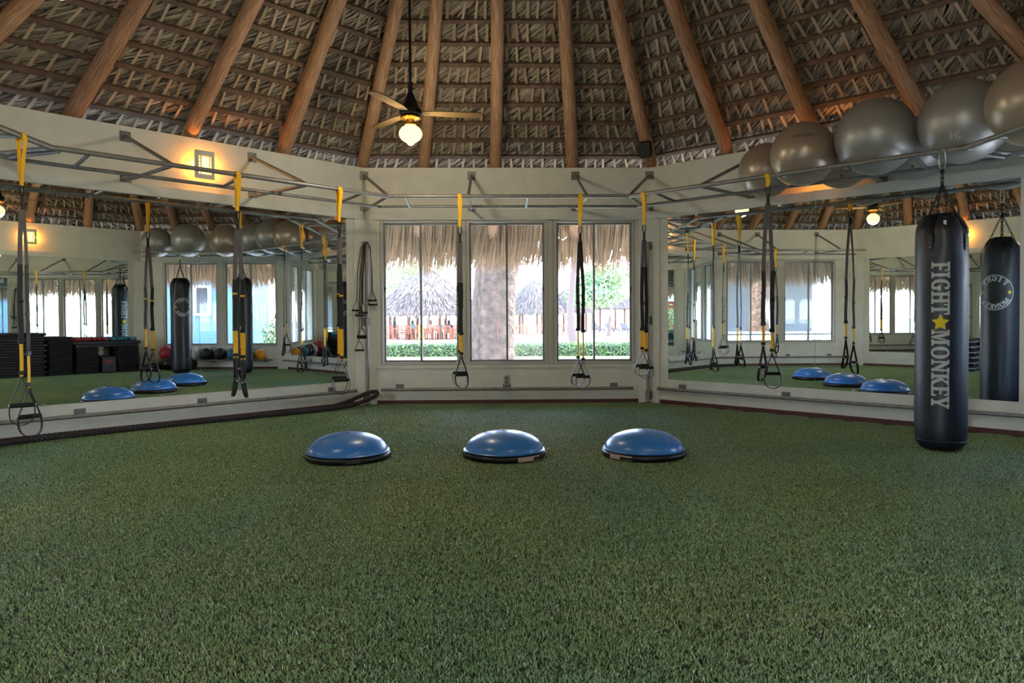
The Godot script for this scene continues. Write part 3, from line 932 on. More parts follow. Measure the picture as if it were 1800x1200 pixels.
func wrap_print(mb: MB, tris: Array, r: float, face: float, y: float, longest := 0.03) -> void:
	# flat print in (right, up) metres laid round an upright cylinder
	var w := finer(tris, longest)
	for i in range(0, w.size(), 3):
		var p := []; var n := []
		for j in 3:
			var q: Vector2 = w[i + j]
			var a := face - q.x / r
			var d := Vector3(cos(a), 0, sin(a))
			p.append(d * (r + 0.004) + V(0, y + q.y, 0)); n.append(d)
		mb.tri(p[0], p[1], p[2], n[0], n[1], n[2])
func star_tris(r: float, turn: float) -> Array:
	var out := []
	for i in 10:
		var r0 := r if i % 2 == 0 else r * 0.5
		var r1 := r if i % 2 == 1 else r * 0.5
		out.append_array([Vector2.ZERO, Vector2.from_angle(turn + TAU * i / 10) * r0, Vector2.from_angle(turn + TAU * (i + 1) / 10) * r1])
	return out
func punch_bag(label: String, x: float, z: float, face: float, emblem_turn: float) -> void:
	var t := thing("punching_bag", label, "punching bag", Transform3D(Basis.from_scale(V(0.915, 1, 0.915)), V(x, -0.025, z)), "punching bags")
	var R := 0.2
	var body := MB.new()
	var rows := []
	var hs := [0.035, 0.036, 0.05, 0.085, 0.14, 0.22, 0.5, 0.9, 1.3, 1.5, 1.60, 1.66, 1.71, 1.75, 1.785, 1.82, 1.85, 1.875, 1.885]
	var rs := [0.0, 0.10, 0.155, 0.184, 0.197, 0.2, 0.2, 0.2, 0.2, 0.2, 0.199, 0.198, 0.197, 0.196, 0.19, 0.172, 0.15, 0.125, 0.0]
	var seg := 64
	for i in hs.size():
		var ring := PackedVector3Array()
		for j in seg:
			var a := TAU * j / seg
			var e := clampf((hs[i] - 1.50) / 0.38, 0, 1)
			var strap := pow(absf(cos(2.0 * (a - face - 0.45))), 6.0)
			var bulge := pow(absf(sin(2.0 * (a - face - 0.45))), 2.0)
			var wob := (0.0025 * sin(3.0 * a + hs[i] * 5.0) + 0.002 * sin(7.0 * a - hs[i] * 11.0)) * (0.2 if hs[i] < 1.52 else 1.0)
			var r: float = rs[i] * (1.0 - 0.11 * strap * e + 0.055 * bulge * e * (1 - e)) + (wob if rs[i] > 0.1 else 0.0)
			var h: float = hs[i] - 0.02 * strap * e + 0.012 * e * sin(9.0 * a)
			ring.append(V(cos(a) * r, h, sin(a) * r))
		rows.append(ring)
	var nrm := func(i: int, j: int) -> Vector3:
		var p: Vector3 = rows[mini(i + 1, rows.size() - 1)][j] - rows[maxi(i - 1, 0)][j]
		var q: Vector3 = rows[i][(j + 1) % seg] - rows[i][(j + seg - 1) % seg]
		var nn := p.cross(q)
		if nn.length() < 1e-9: return V(0, -1 if i == 0 else 1, 0)
		nn = nn.normalized()
		var c: Vector3 = rows[i][j]
		return nn if nn.dot(V(c.x, 0, c.z) + V(0, (-1.0 if i < 3 else 1.0) * 0.02, 0)) > 0 else -nn
	for i in rows.size() - 1:
		for j in seg:
			var j2 := (j + 1) % seg
			var u0 := float(j) / seg; var u1 := float(j + 1) / seg
			body.tri(rows[i][j], rows[i][j2], rows[i + 1][j2], nrm.call(i, j), nrm.call(i, j2), nrm.call(i + 1, j2), Vector2(u0, hs[i]), Vector2(u1, hs[i]), Vector2(u1, hs[i + 1]))
			body.tri(rows[i][j], rows[i + 1][j2], rows[i + 1][j], nrm.call(i, j), nrm.call(i + 1, j2), nrm.call(i + 1, j), Vector2(u0, hs[i]), Vector2(u1, hs[i + 1]), Vector2(u0, hs[i + 1]))
	part(t, "body", body, M.leather)
	var seam := MB.new()
	var ringp := PackedVector3Array()
	for j in 49: ringp.append(V(cos(TAU * j / 48) * 0.192, 0.115, sin(TAU * j / 48) * 0.192))
	seam.tube(ringp, 0.005, 6)
	part(t, "bottom_seam", seam, M.leather_strap)
	for i in 4:
		var a := face + 0.45 + i * PI / 2
		var o := Vector3(cos(a), 0, sin(a))
		var b := Basis(Vector3.UP.cross(o), Vector3.UP, o)
		var st := MB.new()
		st.bev(o * 0.196 + V(0, 1.655, 0), V(0.045, 0.13, 0.008), 0.003, b)
		var tab := part(t, "hanging_tab", st, M.leather_strap)
		for y in [1.62, 1.655, 1.69]:
			var rv := MB.new()
			rv.ball(o * 0.2015 + V(0, y, 0), V(0.005, 0.005, 0.005), 8, 6)
			part(tab, "rivet", rv, M.steel)
		var ch := MB.new()
		var e := o * 0.155 + V(0, 1.82, 0)
		ch.band(P([o * 0.198 + V(0, 1.715, 0), o * 0.193 + V(0, 1.76, 0), e]), 0.018, 0.006, b.x)
		rings_chain(ch, o * 0.145 + V(0, 1.80, 0), V(0, 2.12, 0), 0.019)
		part(t, "chain", ch, M.iron)
	var up := MB.new()
	rings_chain(up, V(0, 2.10, 0), V(0, 2.20, 0), 0.024, 0.004)
	up.bev(V(0, 2.222, 0), V(0.030, 0.036, 0.022), 0.004)
	part(t, "swivel", up, M.iron)
	var hk := MB.new()
	var hp := PackedVector3Array()
	for j in 15:
		var g := TAU * j / 14
		hp.append(V(sin(g) * 0.030, 2.315 + cos(g) * 0.082, 0))
	hk.tube(hp, 0.0055, 8)
	part(t, "carabiner", hk, M.steel)
	var lab := MB.new()
	lab.bev(Vector3(cos(face - 0.12), 0, sin(face - 0.12)) * 0.188 + V(0, 1.80, 0), V(0.022, 0.040, 0.004), 0.001, Basis(Vector3.UP.cross(Vector3(cos(face), 0, sin(face))), Vector3.UP, Vector3(cos(face), 0, sin(face))))
	part(t, "care_label", lab, M.print_white)
	# lettering runs down the bag, tops of the letters to the viewer's right
	var pr := MB.new()
	for e in [["FIGHT", 1.30, 0.405], ["MONKEY", 0.68, 0.605]]:
		var tris := flat_text(e[0], 0.134)
		var wide := 0.0
		for q in tris: wide = maxf(wide, absf(q.x))
		var k: float = e[2] / (2 * wide)
		for i in tris.size(): tris[i] = Vector2(tris[i].y + (0.0), -tris[i].x * k)
		wrap_print(pr, tris, R, face + 0.03, e[1])
	part(t, "lettering", pr, M.print_grey)
	var sp := MB.new()
	wrap_print(sp, star_tris(0.068, 0.3), R, face + 0.03, 1.037)
	part(t, "star_print", sp, M.print_yellow)
	# round emblem on the other side: ring and lettering
	var em := MB.new()
	var ef := face + emblem_turn
	var er := 0.18
	var ring := []
	for i in 48:
		var a0 := TAU * i / 48; var a1 := TAU * (i + 1) / 48
		for q in [[er, a0], [er, a1], [er - 0.008, a1], [er, a0], [er - 0.008, a1], [er - 0.008, a0]]:
			ring.append(Vector2.from_angle(q[1]) * q[0])
	wrap_print(em, ring, R, ef, 1.32)
	for w in [["FIGHT", 1.0], ["MONKEY", -1.0]]:
		var word: String = w[0]
		for i in word.length():
			var tris := flat_text(word[i], 0.050)
			var g: float = (i - (word.length() - 1) / 2.0) * (0.40 if w[1] > 0 else 0.36)
			var rot: float = -g if w[1] > 0 else g
			var c: Vector2 = Vector2(0, 0.141 * w[1]).rotated(rot)
			for j in tris.size(): tris[j] = (tris[j] as Vector2).rotated(rot) + c
			wrap_print(em, tris, R, ef, 1.32)
	part(t, "emblem", em, M.print_white)
	var es := MB.new()
	for g in [-1.0, 1.0]:
		var tris := star_tris(0.024, 0.3)
		for j in tris.size(): tris[j] += Vector2(g * 0.143, 0)
		wrap_print(es, tris, R, ef, 1.32)
	part(t, "emblem_star", es, M.print_yellow)
func balls() -> void:
	var mesh_of := func() -> ArrayMesh:
		var mb := MB.new()
		mb.ball(Vector3.ZERO, Vector3.ONE, 56, 32)
		return mb.mesh()
	var unit: ArrayMesh = mesh_of.call()
	var rest := func(r: float) -> Vector2:
		# (off, height) of a ball lying on the two pipes
		var p := Vector2(DR, HR); var q := Vector2(D2, H2)
		var a := r + 0.0205; var b := r + 0.0165
		var d := p.distance_to(q)
		var e := (a * a - b * b + d * d) / (2 * d)
		var h := sqrt(maxf(0.0, a * a - e * e))
		var dir := (q - p) / d
		return p + dir * e + Vector2(-dir.y, dir.x) * (-h if -dir.x > 0 and Vector2(-dir.y, dir.x).y < 0 else h)
	var list := [
		["northeast", 0.2135, 0.292, 1, "brownish silver exercise ball with an oval dark print, on the pipe rack", "oval"],
		["northeast", 0.84, 0.331, 0, "large plain silver exercise ball in the middle of the right-hand rack", ""],
		["northeast", 1.505, 0.333, 0, "large silver exercise ball with a square printed logo above the punching bag", "square"],
		["east", -0.62, 0.315, 1, "silver exercise ball cut off by the right edge of the picture", ""],
		["east", 0.13, 0.325, 0, "grey exercise ball on the rack above the round-emblem punching bag", ""],
		["east", 0.745, 0.29, 0, "grey exercise ball at the free end of the right-hand rack", ""],
		["northeast", -0.40, 0.282, 1, "silver exercise ball tinted for warm shade, farthest left on the rack, against the wall", "back"],
		["northeast", 0.362, 0.282, 1, "silver exercise ball tinted for warm shade, wedged behind the oval-print ball", "back"],
		["northeast", 0.985, 0.282, 0, "silver exercise ball wedged behind the two largest balls", "back"]]
	for e in list:
		var r: float = e[2]
		var c: Vector3
		if e[5] == "back":
			c = wall_point(e[0], e[1], 2.60, 0.30)
		else:
			var f: Vector2 = rest.call(r)
			c = wall_point(e[0], e[1], f.y, f.x)
		var t := thing("exercise_ball", e[4], "exercise ball", Transform3D(Basis(), c), "exercise balls on the pipe rack")
		part(t, "shell", unit, M.ball_warm_shade if e[3] == 1 else M.ball_silver, Transform3D(Basis().scaled(Vector3.ONE * r), Vector3.ZERO))
		var to := (CAM - c).normalized()
		var vdir := (to + V(-0.05, -0.9, 0.1)).normalized()
		var vm := MB.new()
		vm.ball(vdir * r, V(0.012, 0.012, 0.012), 10, 6)
		part(t, "valve", vm, M.print_dark)
		if e[5] == "oval" or e[5] == "square":
			var o := (to + (V(0.0, 0.62, 0.0) if e[5] == "oval" else V(-0.28, -0.42, 0.0))).normalized()
			var x := V(0, 1, 0).cross(o).normalized()
			var y := o.cross(x)
			var pm := MB.new()
			var put := func(q: Vector2) -> Vector3: return (o + x * q.x / r + y * q.y / r).normalized() * (r + 0.0015)
			var tris := []
			if e[5] == "oval":
				for i in 40:
					var a0 := TAU * i / 40; var a1 := TAU * (i + 1) / 40
					var sc := 1.0 + 0.12 * cos(a0 * 10); var sc2 := 1.0 + 0.12 * cos(a1 * 10)
					var p0 := Vector2(cos(a0) * 0.105, sin(a0) * 0.026) * sc; var p1 := Vector2(cos(a1) * 0.105, sin(a1) * 0.026) * sc2
					tris.append_array([p0, p1, p1 * 0.93, p0, p1 * 0.93, p0 * 0.93])
				for i in 9:
					var q := Vector2(-0.072 + i * 0.018, 0)
					for j in 2:
						var b := q + Vector2(0.0 if j == 0 else 0.006, rf(-0.006, 0.006))
						tris.append_array([b + Vector2(-0.002, -0.011), b + Vector2(0.002, -0.011), b + Vector2(0.002, 0.011), b + Vector2(-0.002, -0.011), b + Vector2(0.002, 0.011), b + Vector2(-0.002, 0.011)])
			else:
				for s in [[0, 0.036, 0.076, 0.004], [0, -0.036, 0.076, 0.004], [0.036, 0, 0.004, 0.076], [-0.036, 0, 0.004, 0.076]]:
					var c0 := Vector2(s[0], s[1]); var hx: float = s[2] / 2; var hy: float = s[3] / 2
					tris.append_array([c0 + Vector2(-hx, -hy), c0 + Vector2(hx, -hy), c0 + Vector2(hx, hy), c0 + Vector2(-hx, -hy), c0 + Vector2(hx, hy), c0 + Vector2(-hx, hy)])
				for q in flat_text("FE", 0.040): tris.append((q as Vector2).rotated(0.0))
			for i in range(0, tris.size(), 3): pm.tri(put.call(tris[i]), put.call(tris[i + 1]), put.call(tris[i + 2]), o, o, o)
			part(t, "printed_logo", pm, M.print_dark if e[5] == "oval" else M.print_white)
func bosus() -> void:
	var spots := [[-1.2787, -1.2307, 0.3, "blue half-dome balance trainer on turf, the left one of the three", 99.0], [-0.0901, -1.2512, 0.9, "blue half-dome balance trainer with a pale sticker on its right front, middle of three", 0.95], [0.9828, -1.2385, -0.6, "blue half-dome balance trainer with a pale sticker on its left front, beside two others", 2.35]]
	for s in spots:
		var t := thing("balance_trainer", s[3], "balance trainer", at(s[0], 0.002, s[1], s[2]), "balance trainers on the turf")
		var b := MB.new()
		b.lathe(PackedVector2Array([Vector2(0, 0.0), Vector2(0.295, 0.0), Vector2(0.312, 0.008), Vector2(0.319, 0.022), Vector2(0.319, 0.040), Vector2(0.312, 0.050), Vector2(0.300, 0.054), Vector2(0.285, 0.054)]), 64, Vector3.ZERO, Basis(), 0.8)
		part(t, "platform", b, M.bosu_base)
		var rim := MB.new()
		rim.lathe(PackedVector2Array([Vector2(0.300, 0.054), Vector2(0.309, 0.056), Vector2(0.312, 0.060), Vector2(0.307, 0.064), Vector2(0.295, 0.067)]), 64, Vector3.ZERO, Basis(), 0.5)
		part(t, "rim_flange", rim, M.bosu_blue)
		var d := MB.new()
		var prof := PackedVector2Array()
		for i in 25:
			var a := i / 24.0 * PI / 2
			var groove := -0.0012 if i % 2 == 1 and i > 2 and i < 20 else 0.0
			prof.append(Vector2((0.298 + groove) * pow(cos(a), 0.92), 0.058 + (0.140 + groove) * pow(sin(a), 1.0)))
		prof[24] = Vector2(0, prof[24].y)
		d.lathe(prof, 72, Vector3.ZERO, Basis(), 0.5)
		part(t, "dome", d, M.bosu_blue)
		var pl := MB.new()
		pl.lathe(PackedVector2Array([Vector2(0.0, 0.197), Vector2(0.018, 0.1975), Vector2(0.02, 0.200), Vector2(0.0, 0.202)]), 16)
		part(t, "inflation_plug", pl, M.bosu_blue)
		for g in [0.0, PI]:
			var hd := MB.new()
			var w := Basis(Vector3.UP, g)
			hd.bev(w * V(0, 0.026, 0.318), V(0.11, 0.022, 0.008), 0.003, w)
			part(t, "grip_recess", hd, M.black_rubber)
		if s[4] < 90:
			var lb := MB.new()
			var inv := Basis(Vector3.UP, s[2]).inverse()
			var path := PackedVector3Array()
			for i in 11:
				var a: float = s[4] + (i / 10.0 - 0.5) * 0.62
				path.append(inv * V(cos(a) * 0.3205, 0.030, sin(a) * 0.3205))
			for i in 10:
				var up := V(0, 0.017, 0)
				lb.quad(path[i] - up, path[i + 1] - up, path[i + 1] + up, path[i] + up, V(path[i].x, 0, path[i].z).normalized())
			part(t, "sticker", lb, M.sticker)
func barres() -> void:
	for e in [["north", -1.56, 1.54, [-1.34, -0.02, 1.31], "low grey floor barre under the windows of the far wall"], ["northwest", -1.95, 1.85, [-1.1, 0.02, 1.55], "low grey floor barre under the left mirror"], ["northeast", -1.87, 1.95, [-1.57, -0.31, 0.98], "low grey floor barre under the right mirror"], ["west", -1.3, 1.5, [-0.9, 0.0, 1.0], "low grey floor barre under the side windows seen in the right mirror"]]:
		var t := thing("floor_barre", e[4], "barre", on_wall(e[0], 0, 0, 0), "low wall barres")
		var mb := MB.new()
		mb.rod(V(e[1], 0.19, 0.075), V(e[2], 0.19, 0.075), 0.019, 12)
		part(t, "pipe", mb, M.pipe)
		for u in e[3]:
			var br := MB.new()
			br.bev(V(u, 0.225, 0.005), V(0.095, 0.05, 0.008), 0.002)
			br.bev(V(u, 0.203, 0.040), V(0.045, 0.012, 0.075), 0.003)
			part(t, "bracket", br, M.plate)
	var t := thing("medicine_ball_rack", "two-pipe rack under the side windows holding medicine balls, seen in the left mirror", "rack", on_wall("east", 0, 0, 0))
	for z in [0.05, 0.19]:
		var mb := MB.new()
		mb.rod(V(-1.25, 0.20, z), V(1.2, 0.20, z), 0.014)
		part(t, "pipe", mb, M.pipe)
	for u in [-1.1, 0.0, 1.1]:
		var br := MB.new()
		br.bev(V(u, 0.182, 0.105), V(0.03, 0.012, 0.21), 0.003)
		br.bev(V(u, 0.19, 0.005), V(0.08, 0.08, 0.008), 0.003)
		part(t, "bracket", br, M.plate)
	# balls on and under it
	var rows := [[0.92, 0.155, "red_rubber", "red medicine ball, largest on the rack in the left mirror"], [0.36, 0.13, "white_rubber", "white medicine ball on the rack in the left mirror"], [0.09, 0.135, "green_rubber", "dark green medicine ball with pale marks on the rack"], [-0.18, 0.13, "black_rubber", "black medicine ball on the rack in the left mirror"], [-0.45, 0.125, "teal_rubber", "teal medicine ball on the rack in the left mirror"], [-0.76, 0.12, "navy_rubber", "navy medicine ball on the rack behind the hanging straps"], [-1.02, 0.115, "yellow_rubber", "yellow medicine ball at the far end of the rack"]]
	for e in rows:
		var r: float = e[1]
		var h := 0.20 + sqrt(pow(r + 0.014, 2) - 0.07 * 0.07)
		medicine_ball(e[3], on_wall("east", e[0], h, 0.12), r, e[2])
	medicine_ball("black medicine ball on the floor under the rack, near the red ball", on_wall("east", 0.78, 0.145, 0.36), 0.135, "black_rubber")
	medicine_ball("black medicine ball on the floor under the rack, near the white ball", on_wall("east", 0.34, 0.145, 0.36), 0.135, "black_rubber")
func medicine_ball(label: String, xf: Transform3D, r: float, colour: String) -> void:
	var t := thing("medicine_ball", label, "medicine ball", xf, "medicine balls in the left mirror")
	var mb := MB.new()
	mb.ball(Vector3.ZERO, Vector3.ONE * r, 28, 18)
	part(t, "shell", mb, M[colour])
	var gr := MB.new()
	for a in [0.0, PI / 2]:
		var p := PackedVector3Array()
		for i in 33: p.append(Basis(Vector3.UP, a) * V(cos(TAU * i / 32), sin(TAU * i / 32), 0) * r)
		gr.tube(p, 0.0035, 5)
	part(t, "seam", gr, M.black_rubber)
func steps() -> void:
	# aerobic step platforms piled against the wall that the left mirror shows
	var one := func(w: float, dp: float, h: float) -> ArrayMesh:
		var mb := MB.new()
		mb.bev(V(0, h * 0.72, 0), V(w, h * 0.5, dp), 0.012)
		mb.bev(V(0, h * 0.25, 0), V(w * 0.93, h * 0.5, dp * 0.86), 0.008)
		return mb.mesh()
	var k := "southeast"
	var top := {}
	var sh: ArrayMesh = one.call(0.40, 0.40, 0.055)
	var big: ArrayMesh = one.call(0.98, 0.40, 0.10)
	# u on the wall runs from the window end to the door end
	for e in [[-1.57, 9, "third stack of small black step risers, beside the red-label crate"], [-0.82, 9, "second stack of small black step risers"], [-0.36, 13, "first stack of small black step risers, next to the long platforms"]]:
		for i in e[1]:
			var lab: String = "black step riser in the %s, %s up" % [e[2].replace(" stack of small black step risers", " stack"), ["lowest", "second", "third", "fourth", "fifth", "sixth", "seventh", "eighth", "ninth", "tenth", "eleventh", "twelfth", "topmost, thirteenth"][i]]
			solo("step_riser", sh, M.rubber_step, lab, "step riser", on_wall(k, e[0] + rf(-0.006, 0.006), 0.012 + i * 0.056, 0.32 + rf(-0.006, 0.006)), "step risers stacked under the mirror")
	for i in 8:
		solo("step_platform", big, M.rubber_step, "long black step platform in the widest stack, %s from the floor" % ["lowest", "second", "third", "fourth", "fifth", "sixth", "seventh", "topmost, eighth"][i], "step platform", on_wall(k, 0.36 + rf(-0.01, 0.01), 0.012 + i * 0.101, 0.32 + rf(-0.01, 0.01)), "long step platforms stacked under the mirror")
	solo("step_platform", one.call(1.22, 0.42, 0.12), M.rubber_step, "long black step platform laid across two riser stacks like a shelf", "step platform", on_wall(k, -1.18, 0.520, 0.32))
	var cr := thing("storage_crate", "small black crate with a red label between the riser stacks", "crate", on_wall(k, -1.20, 0.012, 0.34))
	var mb := MB.new()
	mb.bev(V(0, 0.16, 0), V(0.26, 0.32, 0.30), 0.012)
	part(cr, "body", mb, M.black_rubber)
	var lb := MB.new()
	lb.bev(V(0, 0.22, 0.152), V(0.16, 0.06, 0.004), 0.001)
	part(cr, "label", lb, M.red_rubber)
	var db := MB.new()
	for g in [-1.0, 1.0]: db.lathe(PackedVector2Array([Vector2(0, -0.03), Vector2(0.028, -0.03), Vector2(0.034, -0.02), Vector2(0.034, 0.02), Vector2(0.028, 0.03), Vector2(0, 0.03)]), 8, V(g * 0.065, 0.034, 0), Basis(Vector3.FORWARD, PI / 2), 0.5)
	db.rod(V(-0.05, 0.034, 0), V(0.05, 0.034, 0), 0.013, 8)
	var dmesh := db.mesh()
	for i in 14:
		var colour: String = "red_rubber" if i > 6 else "teal_rubber"
		var word: String = "red" if i > 6 else "teal"
		var nth: int = i - 7 if i > 6 else i
		solo("dumbbell", dmesh, M[colour], "%s rubber dumbbell on the shelf platform, %s of its colour from the window end" % [word, ["first", "second", "third", "fourth", "fifth", "sixth", "seventh"][nth]], "dumbbell", Transform3D(SIDE[k].xf.basis * Basis(Vector3.UP, PI / 2 + rf(-0.2, 0.2)), wall_point(k, -1.72 + i * 0.083, 0.641, 0.34 + rf(-0.05, 0.05))), "dumbbells on the shelf platform")
	# navy mats piled at the other wall, seen in the right mirror
	var mesh_mat := MB.new()
	mesh_mat.bev(V(0, 0.05, 0), V(0.62, 0.098, 0.50), 0.03)
	var edge := MB.new()
	edge.bev(V(0, 0.05, 0), V(0.63, 0.014, 0.51), 0.004)
	for i in 6:
		var t := thing("exercise_mat", "navy mat with a pale edge line piled at the far side, %s from the floor" % ["lowest", "second", "third", "fourth", "fifth", "topmost"][i], "mat", on_wall("southwest", 0.0 + rf(-0.02, 0.02), 0.012 + i * 0.1, 0.36), "navy mats in a pile")
		part(t, "pad", mesh_mat.mesh(), M.rubber_mat)
		part(t, "piping", edge.mesh(), M.mat_edge)
	# bundle of boxing mitts on the floor by the window corner
	for i in 3:
		var g := MB.new()
		g.ball(V(0, 0.075, 0), V(0.10, 0.075, 0.08), 18, 10)
		g.ball(V(0.03, 0.10, 0.07), V(0.04, 0.04, 0.05), 12, 8)
		g.lathe(PackedVector2Array([Vector2(0.05, -0.06), Vector2(0.062, -0.05), Vector2(0.06, 0.04)]), 16, V(-0.12, 0.07, 0), Basis(Vector3.FORWARD, PI / 2), 0.5)
		solo("boxing_glove", g, M.foam_black, ["black boxing glove lying nearest the riser stacks by the side wall", "black boxing glove between two others on the floor by the side wall", "black boxing glove lying nearest the red medicine ball"][i], "boxing glove", on_wall("east", [1.16, 1.02, 1.05][i], 0.012, [0.14, 0.66, 0.40][i]) * Transform3D(Basis(Vector3.UP, i * 1.3), Vector3.ZERO), "boxing gloves on the floor")
func posts() -> void:
	for e in [["northwest", -1.0, "grey upright pipe on the left far corner, hung with exercise tubes", 1.98], ["north", 1.0, "grey upright pipe on the right far corner", 1.97]]:
		var n3: Vector3 = (SIDE[e[0]].xf.basis.z + SIDE["north" if e[0] == "northwest" else "northeast"].xf.basis.z).normalized()
		var c: Vector3 = SIDE[e[0]].b + n3 * 0.072
		var xf := Transform3D(Basis(Vector3.UP.cross(n3), Vector3.UP, n3), c)
		var t := thing("corner_post", e[2], "post", xf, "corner posts")
		var mb := MB.new()
		mb.rod(V(0.0, 0.0, 0.06), V(0.0, e[3], 0.06), 0.019, 14)
		part(t, "pipe", mb, M.pipe)
		for h in [0.10, 1.02, e[3] - 0.03]:
			var pl := MB.new()
			pl.bev(V(0.0, h, 0.004), V(0.085, 0.10, 0.008), 0.003)
			pl.bev(V(0.0, h, 0.03), V(0.03, 0.03, 0.05), 0.003)
			part(t, "bracket", pl, M.plate)
		var ft := MB.new()
		ft.lathe(PackedVector2Array([Vector2(0, 0), Vector2(0.045, 0), Vector2(0.045, 0.02), Vector2(0.022, 0.025)]), 16, V(0, 0.0, 0.06), Basis(), 0.5)
		part(t, "foot", ft, M.plate)
		if e[1] < 0:
			tubes(xf)
func tubes(xf: Transform3D) -> void:
	# exercise tubes with handles hung over the top bracket
	var list := [["green_tube", -0.115, 1.28, 0.45, "green exercise tube with a black stirrup handle on the left post"], ["purple_tube", -0.085, 1.22, 0.62, "dark red exercise tube hanging down the left post"], ["foam_black", -0.062, 0.95, 0.90, "black cord with a stirrup handle and a straight grip on the left post"], ["navy_rubber", 0.062, 1.35, 1.05, "dark exercise tube with looped handles on the window side of the left post"]]
	for e in list:
		var t := thing("exercise_tube", e[4], "exercise tube", xf, "exercise tubes on the left post")
		var x: float = e[1]
		var mb := MB.new()
		var path := P([V(x * 1.1, e[2], 0.075), V(x, lerpf(e[2], 1.96, 0.5), 0.078), V(x * 0.6, 1.93, 0.085), V(0.0, 1.985, 0.084), V(x * 0.5 + 0.008, 1.93, 0.092), V(x * 0.85, lerpf(e[3] + 0.35, 1.96, 0.5), 0.094), V(x * 0.9, e[3] + 0.35, 0.092)])
		mb.tube(path, 0.0055, 6)
		part(t, "tube", mb, M[e[0]])
		for q in [[x * 1.1, e[2], 0.075], [x * 0.9, e[3] + 0.35, 0.092]]:
			var h := MB.new()
			var o := V(q[0], q[1], q[2])
			for g in [-1.0, 1.0]: h.band(P([o, o + V(g * 0.03, -0.055, 0), o + V(g * 0.052, -0.12, 0)]), 0.014, 0.004, V(0, 0, 1))
			h.rod(o + V(-0.056, -0.12, 0), o + V(0.056, -0.12, 0), 0.0125, 10)
			part(t, "handle", h, M.foam_black)
func rope() -> void:
	var t := thing("battle_rope", "thick black twisted rope lying along the left wall and looped round the corner post", "rope", Transform3D(Basis(), Vector3.ZERO))
	var prof := PackedVector2Array()
	for j in 24:
		var a := TAU * j / 24
		prof.append(Vector2.from_angle(a) * 0.025 * (0.72 + 0.34 * absf(cos(1.5 * a))))
	for e in [0.0, 1.0]:
		var ctl := Curve3D.new()
		var pts: Array
		if e == 0.0:
			pts = [V(-4.50, 0.035, -1.55), V(-4.36, 0.035, -1.90), V(-4.05, 0.035, -2.27), V(-3.70, 0.035, -2.60), V(-3.30, 0.035, -2.99), V(-2.88, 0.035, -3.36), V(-2.42, 0.035, -3.75), V(-2.12, 0.038, -4.02), V(-1.92, 0.075, -4.22), V(-1.76, 0.14, -4.38), V(-1.665, 0.172, -4.455), V(-1.61, 0.17, -4.50), V(-1.62, 0.165, -4.535)]
		else:
			pts = [V(-4.42, 0.035, -1.42), V(-4.28, 0.037, -1.82), V(-4.0, 0.035, -2.20), V(-3.64, 0.036, -2.54), V(-3.24, 0.035, -2.92), V(-2.82, 0.036, -3.29), V(-2.36, 0.035, -3.69), V(-2.06, 0.034, -3.97), V(-1.85, 0.048, -4.17), V(-1.70, 0.09, -4.31), V(-1.60, 0.135, -4.42), V(-1.595, 0.155, -4.48), V(-1.62, 0.165, -4.535)]
		for i in pts.size():
			var tn: Vector3 = (pts[mini(i + 1, pts.size() - 1)] - pts[maxi(i - 1, 0)]) * 0.17
			ctl.add_point(pts[i], -tn, tn)
		ctl.bake_interval = 0.011
		var path := ctl.get_baked_points()
		var mb := MB.new()
		mb.sweep(path, prof, V(0, 1, 0), true, PackedFloat32Array(), true, 52.0)
		part(t, "strand", mb, M.rope)
